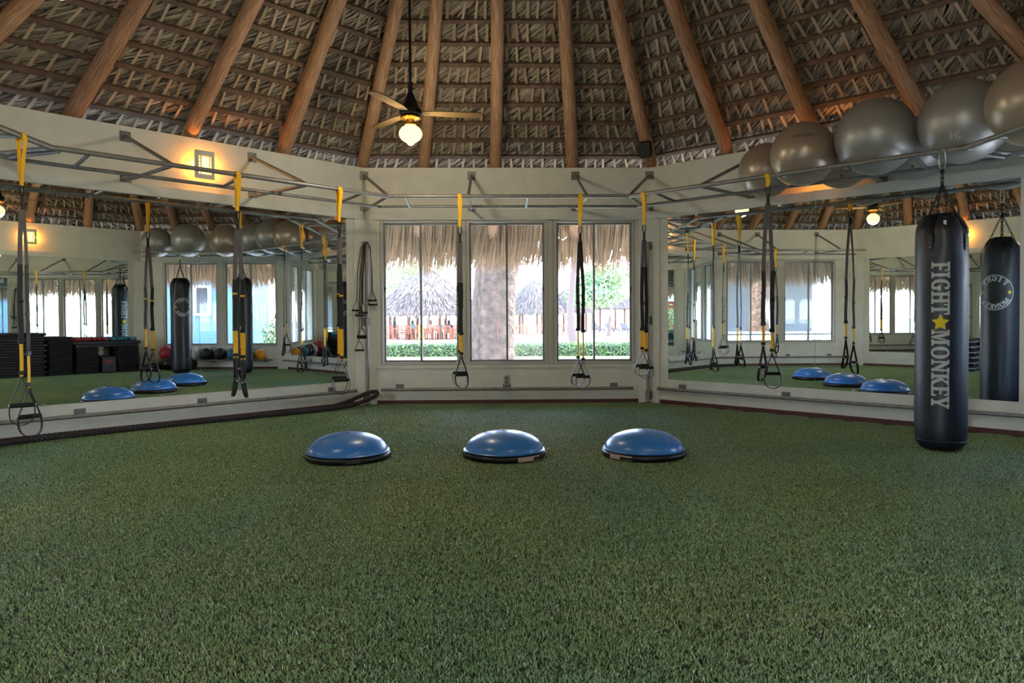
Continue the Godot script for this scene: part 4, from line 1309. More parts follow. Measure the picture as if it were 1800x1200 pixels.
func fittings() -> void:
	# wall lamps at the middle of the diagonal walls; the southwest one is unseen
	for e in [["northwest", "lit wall lamp with a curved pierced plate on the left wall"], ["northeast", "wall lamp hidden behind the exercise balls on the right wall"], ["southeast", "lit wall lamp above the step stacks, seen in the left mirror"], ["southwest", "unseen wall lamp above the navy mats on the far side wall"]]:
		var t := thing("wall_lamp", e[1], "wall lamp", on_wall(e[0], 0.05 if e[0].begins_with("north") else 0.0, 2.64, 0.0), "pierced wall lamps")
		var w := 0.205; var hh := 0.27
		var pl := MB.new()
		var cols := [-0.5, -0.36, -0.31, -0.24, -0.19, 0.19, 0.24, 0.31, 0.36, 0.5]
		var rows := [-0.5, -0.36, -0.28, -0.24, -0.16, -0.12, -0.04, 0.0, 0.08, 0.12, 0.20, 0.24, 0.32, 0.5]
		var pos := func(x: float, y: float, d: float) -> Vector3: return V(x * w, y * hh, 0.058 + 0.03 * cos(x * PI * 0.9) + d)
		for i in cols.size() - 1:
			for j in rows.size() - 1:
				var hole := false
				var inside: bool = rows[j] > -0.37 and rows[j] < 0.31
				if inside and cols[i] >= -0.191 and cols[i] < 0.18: hole = true
				if inside and (absf(cols[i] + 0.31) < 0.01 or absf(cols[i] - 0.24) < 0.01) and j % 2 == 1: hole = true
				if hole: continue
				for d in [0.0, -0.004]:
					var n := 1 if cols[i + 1] - cols[i] < 0.2 else 6
					for s in n:
						var x0: float = lerpf(cols[i], cols[i + 1], float(s) / n); var x1: float = lerpf(cols[i], cols[i + 1], float(s + 1) / n)
						pl.quad(pos.call(x0, rows[j], d), pos.call(x1, rows[j], d), pos.call(x1, rows[j + 1], d), pos.call(x0, rows[j + 1], d), V(x0 * 0.8, 0, 1 if d == 0.0 else -1).normalized())
		part(t, "cover_plate", pl, M.sconce_plate)
		var bk := MB.new()
		bk.bev(V(0, 0, 0.006), V(0.09, 0.12, 0.012), 0.003)
		for y in [-0.09, 0.09]: bk.rod(V(0, y * 0.5, 0.01), V(0, y, 0.075), 0.004, 6)
		part(t, "back_box", bk, M.sconce_plate)
		for y in [-0.138, 0.138]:  # unseen caps that hold the glow sideways, off the rafters
			var cap := MB.new()
			cap.bev(V(0, y, 0.064), V(0.19, 0.005, 0.045), 0.001)
			part(t, "unseen_end_cap", cap, M.sconce_plate)
		var gl := MB.new()
		gl.bev(V(0, -0.015, 0.058), V(0.125, 0.19, 0.014), 0.005)
		part(t, "diffuser", gl, M.sconce_glow)
		for g in [-1.0, 1.0]:
			var li := OmniLight3D.new()
			li.name = "sconce_light"
			li.light_color = Color(1.0, 0.60, 0.15); li.light_energy = SCONCE; li.light_size = 0.03; li.shadow_enabled = true; li.omni_range = 14.0; li.omni_attenuation = 2.0
			li.position = V(g * 0.085, -0.01, 0.036)
			t.add_child(li, true)
	# ceiling fans on long rods; the third is out of view, lighting the doorway end
	for e in [[-0.94, -2.54, 0.0, "three-blade ceiling fan with a lit schoolhouse globe, over the far window wall"], [-2.42, 0.40, -0.42, "ceiling fan with a lit globe cut off by the top left edge"], [1.3, 1.9, 1.0, "unseen ceiling fan with a lit globe near the doorway, out of view"]]:
		fan(e[0], e[1], e[2], e[3])
	# small loudspeaker on the hip rafter
	var sp := thing("loudspeaker", "small black loudspeaker fixed to the corner rafter at the right", "loudspeaker", Transform3D(Basis(Vector3.UP, -0.35) * Basis(Vector3.RIGHT, 0.35), V(1.655, 3.075, -4.36)))
	var mb := MB.new()
	mb.bev(V(0, 0, 0), V(0.145, 0.20, 0.13), 0.022)
	part(sp, "cabinet", mb, M.speaker)
	mb = MB.new()
	mb.bev(V(0, 0, 0.066), V(0.125, 0.18, 0.008), 0.004)
	part(sp, "grille", mb, M.black_rubber)
	mb = MB.new()
	mb.rod(V(0, -0.02, -0.06), V(0.03, -0.10, -0.14), 0.010, 8)
	mb.tube(P([V(0.01, -0.08, -0.06), V(0.0, -0.15, -0.09), V(0.05, -0.16, -0.13)]), 0.004, 6)
	part(sp, "bracket", mb, M.metal_black)
	# socket under the middle window
	var so := thing("wall_socket", "pale double wall socket under the middle far window", "socket", on_wall("north", -0.02, 0.29, 0.0))
	mb = MB.new()
	mb.bev(V(0, 0, 0.005), V(0.072, 0.115, 0.010), 0.003)
	part(so, "cover", mb, M.outlet)
	mb = MB.new()
	for y in [-0.025, 0.025]:
		mb.bev(V(0, y, 0.010), V(0.034, 0.034, 0.004), 0.001)
	part(so, "outlet", mb, M.plate)
func fan(x: float, z: float, turn: float, label: String) -> void:
	var t := thing("ceiling_fan", label, "ceiling fan", at(x, 2.776 + (0.0 if z < -1.0 else 0.06), z, turn), "ceiling fans")
	# roof height over the fan
	var top := 9.0
	for k in SIDE:
		var d: Vector3 = SIDE[k].xf.affine_inverse() * V(x, 0, z)
		var run: float = (SIDE[k].xf.affine_inverse() * APEX).z
		top = minf(top, 2.93 + (6.2 - 2.93) * d.z / run)
	var mb := MB.new()
	mb.rod(V(0, 0.38, 0), V(0, top - 2.776 + 0.22, 0), 0.0125, 10)
	mb.lathe(PackedVector2Array([Vector2(0.022, 0.36), Vector2(0.022, 0.50)]), 12)
	part(t, "down_rod", mb, M.iron)
	mb = MB.new()
	mb.lathe(PackedVector2Array([Vector2(0.016, 0.40), Vector2(0.028, 0.395), Vector2(0.060, 0.31), Vector2(0.082, 0.255), Vector2(0.088, 0.235), Vector2(0.0, 0.235)]), 24)
	part(t, "canopy_cone", mb, M.iron)
	mb = MB.new()
	mb.lathe(PackedVector2Array([Vector2(0.0, 0.25), Vector2(0.095, 0.25), Vector2(0.105, 0.24), Vector2(0.105, 0.195), Vector2(0.098, 0.188), Vector2(0.0, 0.188)]), 28)
	part(t, "motor_housing", mb, M.iron)
	mb = MB.new()
	mb.lathe(PackedVector2Array([Vector2(0.070, 0.190), Vector2(0.078, 0.185), Vector2(0.096, 0.168), Vector2(0.094, 0.158), Vector2(0.060, 0.142), Vector2(0.044, 0.135), Vector2(0.040, 0.118), Vector2(0.052, 0.110), Vector2(0.055, 0.098), Vector2(0.040, 0.092), Vector2(0.0, 0.092)]), 28)
	part(t, "light_fitter", mb, M.brass)
	mb = MB.new()
	mb.lathe(PackedVector2Array([Vector2(0.044, 0.096), Vector2(0.055, 0.088), Vector2(0.085, 0.070), Vector2(0.105, 0.040), Vector2(0.110, 0.015), Vector2(0.104, -0.010), Vector2(0.085, -0.038), Vector2(0.055, -0.058), Vector2(0.035, -0.070), Vector2(0.028, -0.082), Vector2(0.018, -0.090), Vector2(0.0, -0.092)]), 32, Vector3.ZERO, Basis(), 0.3)
	part(t, "globe", mb, M.globe)
	var li := OmniLight3D.new()
	li.name = "globe_light"
	li.light_color = Color(1.0, 0.935, 0.82); li.light_energy = GLOBE; li.light_size = 0.1; li.shadow_enabled = true; li.omni_range = 20.0; li.omni_attenuation = 2.0
	t.add_child(li, true)
	for i in 3:
		var a := deg_to_rad(8.0 - 120.0 * i)
		var b := Basis(Vector3.UP, a)
		mb = MB.new()
		var prof := [[0.10, 0.030], [0.16, 0.045], [0.24, 0.060], [0.40, 0.066], [0.56, 0.066], [0.64, 0.058], [0.675, 0.035], [0.69, 0.0]]
		var pitch := Basis(Vector3.RIGHT, -0.10)
		for j in prof.size() - 1:
			for g in [-0.004, 0.004]:
				var q0: Array = prof[j]; var q1: Array = prof[j + 1]
				var nn := b * (pitch * V(0, signf(g), 0))
				mb.quad(b * (pitch * V(q0[0], g, -q0[1])), b * (pitch * V(q1[0], g, -q1[1])), b * (pitch * V(q1[0], g, q1[1])), b * (pitch * V(q0[0], g, q0[1])), nn)
			for h in [-1.0, 1.0]:
				var q0: Array = prof[j]; var q1: Array = prof[j + 1]
				mb.quad(b * (pitch * V(q0[0], -0.004, h * q0[1])), b * (pitch * V(q1[0], -0.004, h * q1[1])), b * (pitch * V(q1[0], 0.004, h * q1[1])), b * (pitch * V(q0[0], 0.004, h * q0[1])), b * V(0, 0, h))
		var bl := part(t, "blade", mb, M.blade, Transform3D(Basis(), V(0, 0.215, 0)))
		mb = MB.new()
		mb.bev(b * V(0.12, 0.0, 0), V(0.12, 0.012, 0.035), 0.003, b)
		part(bl, "blade_arm", mb, M.iron)
const ORD := ["first", "second", "third", "fourth", "fifth", "sixth", "seventh", "eighth"]
func leafy(mb: MB, c: Vector3, r: Vector3, count: int, size: float, tones: Array, shell := 0.5) -> void:
	for i in count:
		var d := Vector3(rng.randfn(), rng.randfn(), rng.randfn()).normalized()
		var q := c + d * r * lerpf(shell, 1.0, sqrt(rng.randf()))
		var x := Vector3(rf(-1, 1), rf(-1, 1), rf(-1, 1)).normalized()
		var y := x.cross((d + Vector3(rf(-0.8, 0.8), rf(-0.8, 0.8), rf(-0.8, 0.8))).normalized()).normalized()
		var s := size * rf(0.6, 1.3)
		var t: Color = tones[rng.randi() % tones.size()]
		mb.col = t * rf(0.7, 1.25)
		mb.strip(q - x * s, q + y * s * 0.35, q + x * s, q - y * s * 0.35)
func trunk_tube(mb: MB, pts: Array, radii: Array, seg := 14, knobs := 0.06, fine := 1) -> void:
	var path := PackedVector3Array(); var rad := PackedFloat32Array()
	for i in pts.size() - 1:
		for j in 4 * fine:
			var f := j / (4.0 * fine)
			path.append((pts[i] as Vector3).lerp(pts[i + 1], f)); rad.append(lerpf(radii[i], radii[i + 1], f) * rf(1 - knobs, 1 + knobs))
	path.append(pts[-1]); rad.append(radii[-1])
	mb.tube(path, 1.0, seg, rad)
func hedge(label: String, a: Vector3, b: Vector3, h: float, depth: float, count: int, lighter := 1.0) -> void:
	var t := thing("hedge", label, "hedge", Transform3D(Basis(), (a + b) / 2))
	var len_ := a.distance_to(b)
	var x := (b - a).normalized()
	var z := x.cross(Vector3.UP)
	var bs := Basis(x, Vector3.UP, z)
	var core := MB.new()
	core.bev(V(0, h * 0.45, 0), V(len_, h * 0.9, depth * 0.85), 0.06, bs)
	part(t, "inner_growth", core, M.hedge_core)
	var mb := MB.new()
	for i in count:
		var p := V(rf(-0.5, 0.5) * len_, 0, 0)
		var q := rng.randf()
		if q < 0.4: p += V(0, h * rf(0.93, 1.06), rf(-0.5, 0.5) * depth)
		elif q < 0.72: p += V(0, rf(0, 1) * h, depth * rf(0.44, 0.53))
		else: p += V(0, rf(0, 1) * h, -depth * rf(0.44, 0.53))
		var u := Vector3(rf(-1, 1), rf(-0.4, 1), rf(-1, 1)).normalized() * rf(0.03, 0.06)
		var w := u.cross(Vector3(rf(-1, 1), rf(-1, 1), rf(-1, 1))).normalized() * 0.022
		mb.col = [Color(0.10, 0.19, 0.05), Color(0.16, 0.25, 0.06), Color(0.07, 0.14, 0.05), Color(0.26, 0.30, 0.08)][rng.randi() % 4] * lighter * rf(0.7, 1.2)
		p = bs * p
		mb.strip(p - u, p + w, p + u, p - w)
	var o := part(t, "leaves", mb, M.leaf)
	o.set_meta("kind", "stuff")
func palapa(label: String, c: Vector3, r: float, eave: float, peak: float, posts: int, count: int, dark := 1.0) -> void:
	var t := thing("thatched_palapa", label, "palapa", Transform3D(Basis(), c), "thatched palapas outside")
	var core := MB.new()
	var prof := PackedVector2Array([Vector2(0, eave + 0.1), Vector2(r * 0.97, eave - 0.05), Vector2(r, eave), Vector2(r * 0.72, lerpf(eave, peak, 0.42)), Vector2(r * 0.42, lerpf(eave, peak, 0.72)), Vector2(r * 0.16, lerpf(eave, peak, 0.93)), Vector2(0.02, peak)])
	core.lathe(prof, 40, Vector3.ZERO, Basis(), 0.5)
	part(t, "roof_core", core, M.palapa_core)
	var mb := MB.new()
	for i in count:
		var a := rf(0, TAU)
		var f := sqrt(rng.randf())
		var rr := r * f
		var hf := lerpf(1.0, 0.93, f / 0.16)
		if f > 0.72: hf = lerpf(0.42, 0.0, (f - 0.72) / 0.28)
		elif f > 0.42: hf = lerpf(0.72, 0.42, (f - 0.42) / 0.30)
		elif f > 0.16: hf = lerpf(0.93, 0.72, (f - 0.16) / 0.26)
		var y := lerpf(eave, peak, hf) + rf(0.04, 0.10)
		var d := Vector3(cos(a), 0, sin(a))
		var down := (d * r + V(0, (eave - peak) * 1.1, 0)).normalized()
		if f > 0.93: down = (d * 0.25 + V(rf(-0.1, 0.1), -1, rf(-0.1, 0.1))).normalized()
		var p := d * rr + V(0, y, 0)
		var l := rf(0.25, 0.55)
		var s := (Vector3.UP.cross(d) + d * rf(-0.3, 0.3)).normalized() * rf(0.02, 0.05)
		var g := rf(0.35, 1.25) * dark
		mb.col = Color(0.19 * g, 0.132 * g, 0.098 * g)
		var e := p + down * l + Vector3(rf(-0.06, 0.06), 0.02, rf(-0.06, 0.06))
		mb.strip(p - s, p + s, e + s * 0.4, e - s * 0.4)
	var o := part(t, "thatch", mb, M.palapa)
	o.set_meta("kind", "stuff")
	for i in posts:
		var a := TAU * i / posts + 0.4
		var pm := MB.new()
		var q := V(cos(a), 0, sin(a)) * r * 0.72
		pm.tube(P([q, q + V(0, eave * 0.55, 0), q + V(0, eave + 0.35, 0)]), 0.11, 8)
		part(t, "post", pm, M.post_wood)
func seated_person_mesh() -> ArrayMesh:
	# one continuous seated body meshed from blended tapered capsules; faces +z
	var bones := [[V(0, 0.50, 0), 0.135, V(0, 0.72, -0.02), 0.125], [V(0, 0.72, -0.02), 0.125, V(0, 0.93, 0.0), 0.145], [V(0, 0.95, 0), 0.065, V(0, 1.06, 0.01), 0.058], [V(0, 1.13, 0.02), 0.098, V(0, 1.19, 0.01), 0.098],
		[V(-0.17, 0.93, 0), 0.062, V(-0.24, 0.70, 0.06), 0.05], [V(-0.24, 0.70, 0.06), 0.05, V(-0.17, 0.66, 0.30), 0.04], [V(0.17, 0.93, 0), 0.062, V(0.24, 0.70, 0.06), 0.05], [V(0.24, 0.70, 0.06), 0.05, V(0.16, 0.68, 0.30), 0.04],
		[V(-0.09, 0.50, 0.02), 0.095, V(-0.12, 0.50, 0.42), 0.07], [V(-0.12, 0.50, 0.42), 0.065, V(-0.12, 0.08, 0.40), 0.045], [V(-0.12, 0.05, 0.40), 0.045, V(-0.12, 0.04, 0.55), 0.035],
		[V(0.09, 0.50, 0.02), 0.095, V(0.12, 0.50, 0.42), 0.07], [V(0.12, 0.50, 0.42), 0.065, V(0.12, 0.08, 0.40), 0.045], [V(0.12, 0.05, 0.40), 0.045, V(0.12, 0.04, 0.55), 0.035]]
	var cell := 0.04
	var lo := V(-0.36, -0.04, -0.24)
	var nx := 18; var ny := 36; var nz := 23
	var field := PackedFloat32Array()
	field.resize((nx + 1) * (ny + 1) * (nz + 1))
	var id := func(i: int, j: int, k: int) -> int: return (k * (ny + 1) + j) * (nx + 1) + i
	for k in nz + 1:
		for j in ny + 1:
			for i in nx + 1:
				var p := lo + V(i, j, k) * cell
				var d := 9.0
				for b in bones:
					var ab: Vector3 = b[2] - b[0]
					var t := clampf((p - b[0]).dot(ab) / ab.length_squared(), 0, 1)
					var e: float = p.distance_to(b[0] + ab * t) - lerpf(b[1], b[3], t)
					var h := clampf(0.5 + 0.5 * (d - e) / 0.035, 0, 1)
					d = lerpf(d, e, h) - 0.035 * h * (1 - h)
				field[id.call(i, j, k)] = d
	var verts := {}
	var vp := func(i: int, j: int, k: int) -> Vector3:
		var key := V(i, j, k)
		if verts.has(key): return verts[key]
		var sum := Vector3.ZERO; var n := 0
		for e in [[0, 0, 0, 1, 0, 0], [0, 1, 0, 1, 1, 0], [0, 0, 1, 1, 0, 1], [0, 1, 1, 1, 1, 1], [0, 0, 0, 0, 1, 0], [1, 0, 0, 1, 1, 0], [0, 0, 1, 0, 1, 1], [1, 0, 1, 1, 1, 1], [0, 0, 0, 0, 0, 1], [1, 0, 0, 1, 0, 1], [0, 1, 0, 0, 1, 1], [1, 1, 0, 1, 1, 1]]:
			var a: float = field[id.call(i + e[0], j + e[1], k + e[2])]; var b: float = field[id.call(i + e[3], j + e[4], k + e[5])]
			if (a < 0) != (b < 0):
				sum += V(i + e[0], j + e[1], k + e[2]).lerp(V(i + e[3], j + e[4], k + e[5]), a / (a - b)); n += 1
		verts[key] = lo + (sum / maxi(n, 1)) * cell
		return verts[key]
	var mb := MB.new()
	for k in range(1, nz):
		for j in range(1, ny):
			for i in range(1, nx):
				var a: float = field[id.call(i, j, k)]
				for ax in 3:
					var o := V(0, 0, 0); o[ax] = 1
					var b: float = field[id.call(i + int(o.x), j + int(o.y), k + int(o.z))]
					if (a < 0) == (b < 0): continue
					var u := V(0, 0, 0); u[(ax + 1) % 3] = 1
					var w := V(0, 0, 0); w[(ax + 2) % 3] = 1
					var c := V(i, j, k)
					var q := []
					for s in [c, c - u, c - u - w, c - w]: q.append(vp.call(int(s.x), int(s.y), int(s.z)))
					mb.quad(q[0], q[1], q[2], q[3], o if a < 0 else -o)
	for i in mb.v.size():
		# smooth normals from the field's centre lines
		var p := mb.v[i]
		var best := 9.0; var nn := Vector3.UP
		for b in bones:
			var ab: Vector3 = b[2] - b[0]
			var t := clampf((p - b[0]).dot(ab) / ab.length_squared(), 0, 1)
			var q: Vector3 = b[0] + ab * t
			var e: float = p.distance_to(q) - lerpf(b[1], b[3], t)
			if e < best:
				best = e; nn = (p - q).normalized()
		mb.n[i] = nn
		mb.c[i] = Color(0.40, 0.24, 0.17) if p.y > 0.98 or (absf(p.x) > 0.15 and p.z > 0.12 and p.y > 0.6) or (p.y < 0.40) else Color.WHITE
	return mb.mesh()
func outdoors() -> void:
	var mb := MB.new()
	mb.box(V(0, GROUND - 0.25, -20), V(500, 0.5, 500))
	structure("ground", mb, M.sand)
	mb = MB.new()
	var ap := PackedVector2Array()
	for k in SIDE: ap.append(Vector2(SIDE[k].a.x, SIDE[k].a.z) * 1.75)
	mb.prism(ap, GROUND - 0.1, GROUND + 0.03)
	structure("unseen_bounce_paving", mb, M.bounce_paving)  # unseen pale paving, bounces daylight up under the eaves
	mb = MB.new()
	mb.prism(PackedVector2Array([Vector2(-40, -26), Vector2(40, -26), Vector2(40, -9), Vector2(-40, -9)]), GROUND, GROUND + 0.02)
	structure("lawn", mb, M.lawn)
	mb = MB.new()
	mb.prism(PackedVector2Array([Vector2(-40, -9), Vector2(-7, -9), Vector2(-7, 16), Vector2(-40, 16)]), GROUND, GROUND + 0.02)
	structure("side_lawn", mb, M.lawn)
	hedge("clipped green hedge crossing the lawn beyond the far windows", V(-15, GROUND, -23.2), V(14, GROUND, -22.4), 0.47, 0.9, 28000)
	# big tree close to the middle window
	var t := thing("shade_tree", "thick pale-barked tree trunk filling the middle far window", "tree", Transform3D(Basis(), V(-0.2, GROUND, -8.5)))
	mb = MB.new()
	trunk_tube(mb, [V(-0.05, 0, 0), V(-0.02, 0.5, 0), V(0.03, 1.2, 0), V(0.05, 1.9, 0), V(0.10, 2.4, 0), V(0.18, 3.0, 0), V(0.35, 4.2, -0.2), V(0.55, 6.5, -0.3)], [0.52, 0.40, 0.36, 0.35, 0.37, 0.42, 0.28, 0.14], 26, 0.035, 2)
	part(t, "trunk", mb, M.bark)
	mb = MB.new()
	trunk_tube(mb, [V(0.1, 2.3, 0.02), V(0.45, 3.1, 0.1), V(1.0, 4.2, 0.2), V(1.9, 6.0, 0.3)], [0.22, 0.20, 0.14, 0.07], 14)
	part(t, "limb", mb, M.bark)
	mb = MB.new()
	trunk_tube(mb, [V(-0.28, 0.1, 0.20), V(-0.31, 0.9, 0.16), V(-0.26, 1.6, 0.12), V(-0.2, 2.4, 0.1)], [0.17, 0.15, 0.13, 0.10], 12, 0.08)
	part(t, "limb", mb, M.bark)
	mb = MB.new()
	trunk_tube(mb, [V(0.03, 0.25, 0.37), V(0.10, 0.9, 0.35), V(0.06, 1.35, 0.36), V(0.17, 1.75, 0.33)], [0.022, 0.02, 0.016, 0.01], 7, 0.1)
	trunk_tube(mb, [V(0.08, 1.1, 0.35), V(0.22, 0.95, 0.29), V(0.32, 0.8, 0.2)], [0.016, 0.013, 0.009], 7, 0.1)
	part(t, "vine", mb, M.post_wood)
	mb = MB.new()
	for q in [[0.6, 7.4, -0.3, 2.6], [2.2, 6.8, 0.3, 2.0], [-1.2, 6.9, -0.6, 2.0]]: leafy(mb, V(q[0], q[1], q[2]), V(q[3], q[3] * 0.6, q[3]), 1800, 0.13, [Color(0.10, 0.2, 0.05), Color(0.18, 0.27, 0.07)])
	part(t, "foliage", mb, M.leaf)
	# leaning coconut palms
	for e in [[V(4.0, GROUND, -33.3), [V(0, 0, 0), V(-0.22, 0.9, 0), V(-0.24, 2.0, 0), V(-0.06, 4.1, 0), V(0.5, 7.5, 0), V(1.0, 9.5, 0)], [0.30, 0.22, 0.18, 0.155, 0.14, 0.12], "leaning palm trunk beyond the hedge in the right far window"], [V(10.6, GROUND, -42.0), [V(0, 0, 0), V(0.05, 2, 0), V(0.1, 5, 0), V(0.2, 9.0, 0)], [0.24, 0.2, 0.17, 0.13], "straight palm trunk at the right edge of the far windows"]]:
		t = thing("palm_tree", e[3], "palm tree", Transform3D(Basis(), e[0]), "palm trees outside")
		mb = MB.new()
		trunk_tube(mb, e[1], e[2], 12, 0.05, 2)
		part(t, "trunk", mb, M.palm_bark)
		mb = MB.new()
		var top: Vector3 = e[1][-1]
		for i in 16:
			var a := TAU * i / 16 + rf(-0.2, 0.2)
			var d := Vector3(cos(a), 0, sin(a))
			for j in 12:
				var f := j / 12.0
				var p := top + d * 2.6 * f + V(0, 0.7 * sin(f * PI) - 1.3 * f * f, 0)
				for g in [-1.0, 1.0]:
					var s: Vector3 = (Vector3.UP.cross(d) * g * 0.55 + d * 0.3 + V(0, -0.25, 0)) * (1 - 0.5 * f)
					mb.col = Color(0.13, 0.22, 0.05) * rf(0.7, 1.2)
					mb.strip(p, p + d * 0.09, p + s + d * 0.1, p + s)
		part(t, "fronds", mb, M.leaf)
	palapa("large sunlit thatched palapa behind the left far window", V(-4.9, GROUND, -46), 3.75, 1.68, 4.85, 8, 5200)
	palapa("thatched palapa behind the big tree trunk, right of it", V(3.2, GROUND, -58), 2.65, 1.72, 4.7, 7, 2600, 0.85)
	palapa("low thatched palapa half hidden by the leaning palm", V(6.9, GROUND, -66), 2.6, 1.9, 4.2, 6, 1500, 0.8)
	palapa("wide dark-edged thatched roof behind the feathery tree", V(11.8, GROUND, -72), 4.6, 2.3, 4.3, 8, 1800, 0.6)
	# feathery trees
	for e in [[V(8.4, GROUND, -50), 3.5, 3.7, [Color(0.20, 0.30, 0.10), Color(0.30, 0.38, 0.16), Color(0.14, 0.25, 0.12)], "feathery green tree over the loungers in the right far window", 9500], [V(-6.3, GROUND, -60), 5.4, 4.9, [Color(0.20, 0.28, 0.12), Color(0.32, 0.38, 0.18)], "green tree crown rising behind the large palapa", 7000]]:
		t = thing("leafy_tree", e[4], "tree", Transform3D(Basis(), e[0]), "leafy trees outside")
		mb = MB.new()
		trunk_tube(mb, [V(0, 0, 0), V(0.1, 1.2, 0), V(0.3, 2.6, 0), V(0.2, 4.2, 0)], [0.16, 0.13, 0.11, 0.06], 10)
		part(t, "trunk", mb, M.palm_bark)
		mb = MB.new()
		for i in 7:
			var c := V(rf(-0.55, 0.55) * e[1], e[2] + rf(-1.3, 1.2), rf(-0.5, 0.5) * e[1])
			leafy(mb, c, V(e[1] * 0.55, 0.95, e[1] * 0.55), int(e[5] / 7.0), 0.17, e[3], 0.3)
		part(t, "foliage", mb, M.leaf)
	# restaurant furniture under the palapas
	var ch := MB.new()
	ch.box(V(0, 0.45, 0), V(0.46, 0.05, 0.45))
	for x in [-0.2, 0.2]:
		for z in [-0.2, 0.2]: ch.box(V(x, 0.22, z), V(0.05, 0.45, 0.05))
		ch.box(V(x, 0.70, -0.21), V(0.05, 0.5, 0.05))
		ch.box(V(x, 0.64, 0.0), V(0.05, 0.04, 0.42))
	for y in [0.58, 0.70, 0.84, 0.93]: ch.box(V(0, y, -0.21), V(0.40, 0.06, 0.03))
	var chair_mesh := ch.mesh()
	var tb := MB.new()
	tb.box(V(0, 0.73, 0), V(1.0, 0.05, 0.8))
	for x in [-0.42, 0.42]:
		for z in [-0.32, 0.32]: tb.box(V(x, 0.36, z), V(0.07, 0.72, 0.07))
	var table_mesh := tb.mesh()
	var n := 0
	for j in 2:
		for i in 8:
			n += 1
			solo("dining_chair", chair_mesh, M.chair_wood, "small orange-brown wooden chair under the large palapa, %s row, %s from the left" % [["front", "back"][j], ORD[i]], "chair", at(-7.1 + i * 0.62 + rf(-0.04, 0.04), GROUND, -42.9 - j * 2.05 + rf(-0.1, 0.1), rf(-0.3, 0.3) + (PI if j == 0 else 0.0)), "wooden chairs outside")
	for i in 4: solo("dining_table", table_mesh, M.table_wood, "wooden table among the orange chairs under the large palapa, %s from the left" % ["first", "second", "third", "fourth"][i], "table", at(-6.6 + i * 1.3, GROUND, -43.75), "wooden tables outside")
	for i in 7: solo("dining_chair", chair_mesh, M.chair_wood, "small orange-brown wooden chair under the right palapa, %s from the left" % ORD[i], "chair", at(1.4 + i * 0.72, GROUND, -53.2 + rf(-0.3, 0.3), PI + rf(-0.5, 0.5)), "wooden chairs outside")
	for i in 3: solo("dining_table", table_mesh, M.table_wood, "wooden table under the right palapa, %s from the left" % ["first", "second", "third"][i], "table", at(1.9 + i * 1.7, GROUND, -54.4), "wooden tables outside")
	var stool := MB.new()
	stool.box(V(0, 0.68, 0), V(0.32, 0.05, 0.32))
	for x in [-0.14, 0.14]:
		for z in [-0.14, 0.14]: stool.box(V(x, 0.52, z), V(0.04, 1.04, 0.04))
	for y in [0.3, 0.85, 1.0]: stool.box(V(0, y, -0.14), V(0.30, 0.05, 0.03))
	solo("high_chair", stool, M.yellow_rubber, "tall yellow-brown child's chair in front of the large palapa", "chair", at(-4.95, GROUND, -41.8, 0.2))
	# loungers under the feathery tree
	var lo := MB.new()
	lo.box(V(0, 0.32, 0.25), V(0.65, 0.1, 1.3))
	lo.box(V(0, 0.58, -0.62), V(0.65, 0.1, 0.75), Basis(Vector3.RIGHT, 0.75))
	for x in [-0.26, 0.26]:
		for z in [-0.3, 0.8]: lo.box(V(x, 0.14, z), V(0.06, 0.28, 0.06))
	var lounger := lo.mesh()
	for i in 8: solo("sun_lounger", lounger, M.towel_red if i == 3 else M.lounger_dark, "%s sun lounger in the row beyond the palm, %s from the left" % ["red-covered" if i == 3 else "dark", ORD[i]], "sun lounger", at(9.3 + i * 1.35, GROUND, -62.0 + rf(-0.3, 0.3), 0.3 + rf(-0.15, 0.15)), "sun loungers outside")
	# guests sitting at the tables
	var body := seated_person_mesh()
	var hair := MB.new()
	hair.ball(V(0, 1.205, -0.012), V(0.106, 0.10, 0.106), 12, 8)
	var hm := hair.mesh()
	var cloth := ["navy", "aqua", "white", "aqua", "navy", "white"]
	var shirts := {}
	for c in ["navy", "aqua", "white"]:
		var m: StandardMaterial3D = M["cloth_" + c].duplicate()
		m.vertex_color_use_as_albedo = true
		shirts[c] = m
	var px := [[-7.1, -44.95, 0.2], [-5.86, -44.95, 0.1], [-4.62, -44.95, -0.2], [-4.0, -44.95, 0.1], [-3.38, -44.95, -0.1], [-2.76, -44.95, 0.0]]
	for i in 6:
		t = thing("person", ["person in a navy top seated at the left end under the large palapa", "person in a light blue top seated second from the left under the palapa", "person in a pale top seated behind the dark post under the palapa", "person in a light blue top with dark hair seated near the middle table", "person in a navy top seated beside the light blue one, right of the middle", "person in a pale top seated at the right end under the large palapa"][i], "person", at(px[i][0], GROUND, px[i][1], px[i][2]), "guests under the palapa")
		part(t, "body", body, shirts[cloth[i]])
		part(t, "hair", hm, M.hair)
	# east: blue house close by, seen through the side windows in the left mirror
	t = thing("blue_house", "light blue rendered house wall with a white-framed opening, outside the side windows", "house", at(8.6, GROUND, 4.2))
	mb = MB.new()
	mb.box(V(1.5, 2.2, 0), V(3.0, 4.4, 6.9))
	part(t, "wall", mb, M.house_blue)
	mb = MB.new()
	mb.bev(V(1.5, 4.5, 0), V(3.6, 0.22, 7.5), 0.03)
	part(t, "roof_slab", mb, M.house_white)
	mb = MB.new()
	for g in [-1.0, 1.0]:
		mb.bev(V(-0.03, 1.95, -2.65 + g * 0.19), V(0.09, 0.80, 0.07), 0.01)
		mb.bev(V(-0.03, 1.95 + g * 0.37, -2.65), V(0.09, 0.07, 0.40), 0.01)
	var fr := part(t, "window_frame", mb, M.house_white)
	mb = MB.new()
	mb.box(V(-0.012, 1.95, -2.65), V(0.02, 0.68, 0.32))
	part(fr, "pane", mb, M.dark_pane)
	t = thing("red_house", "low terracotta-red garden house behind the bushes, outside the side windows", "house", at(13.5, GROUND, -2.6))
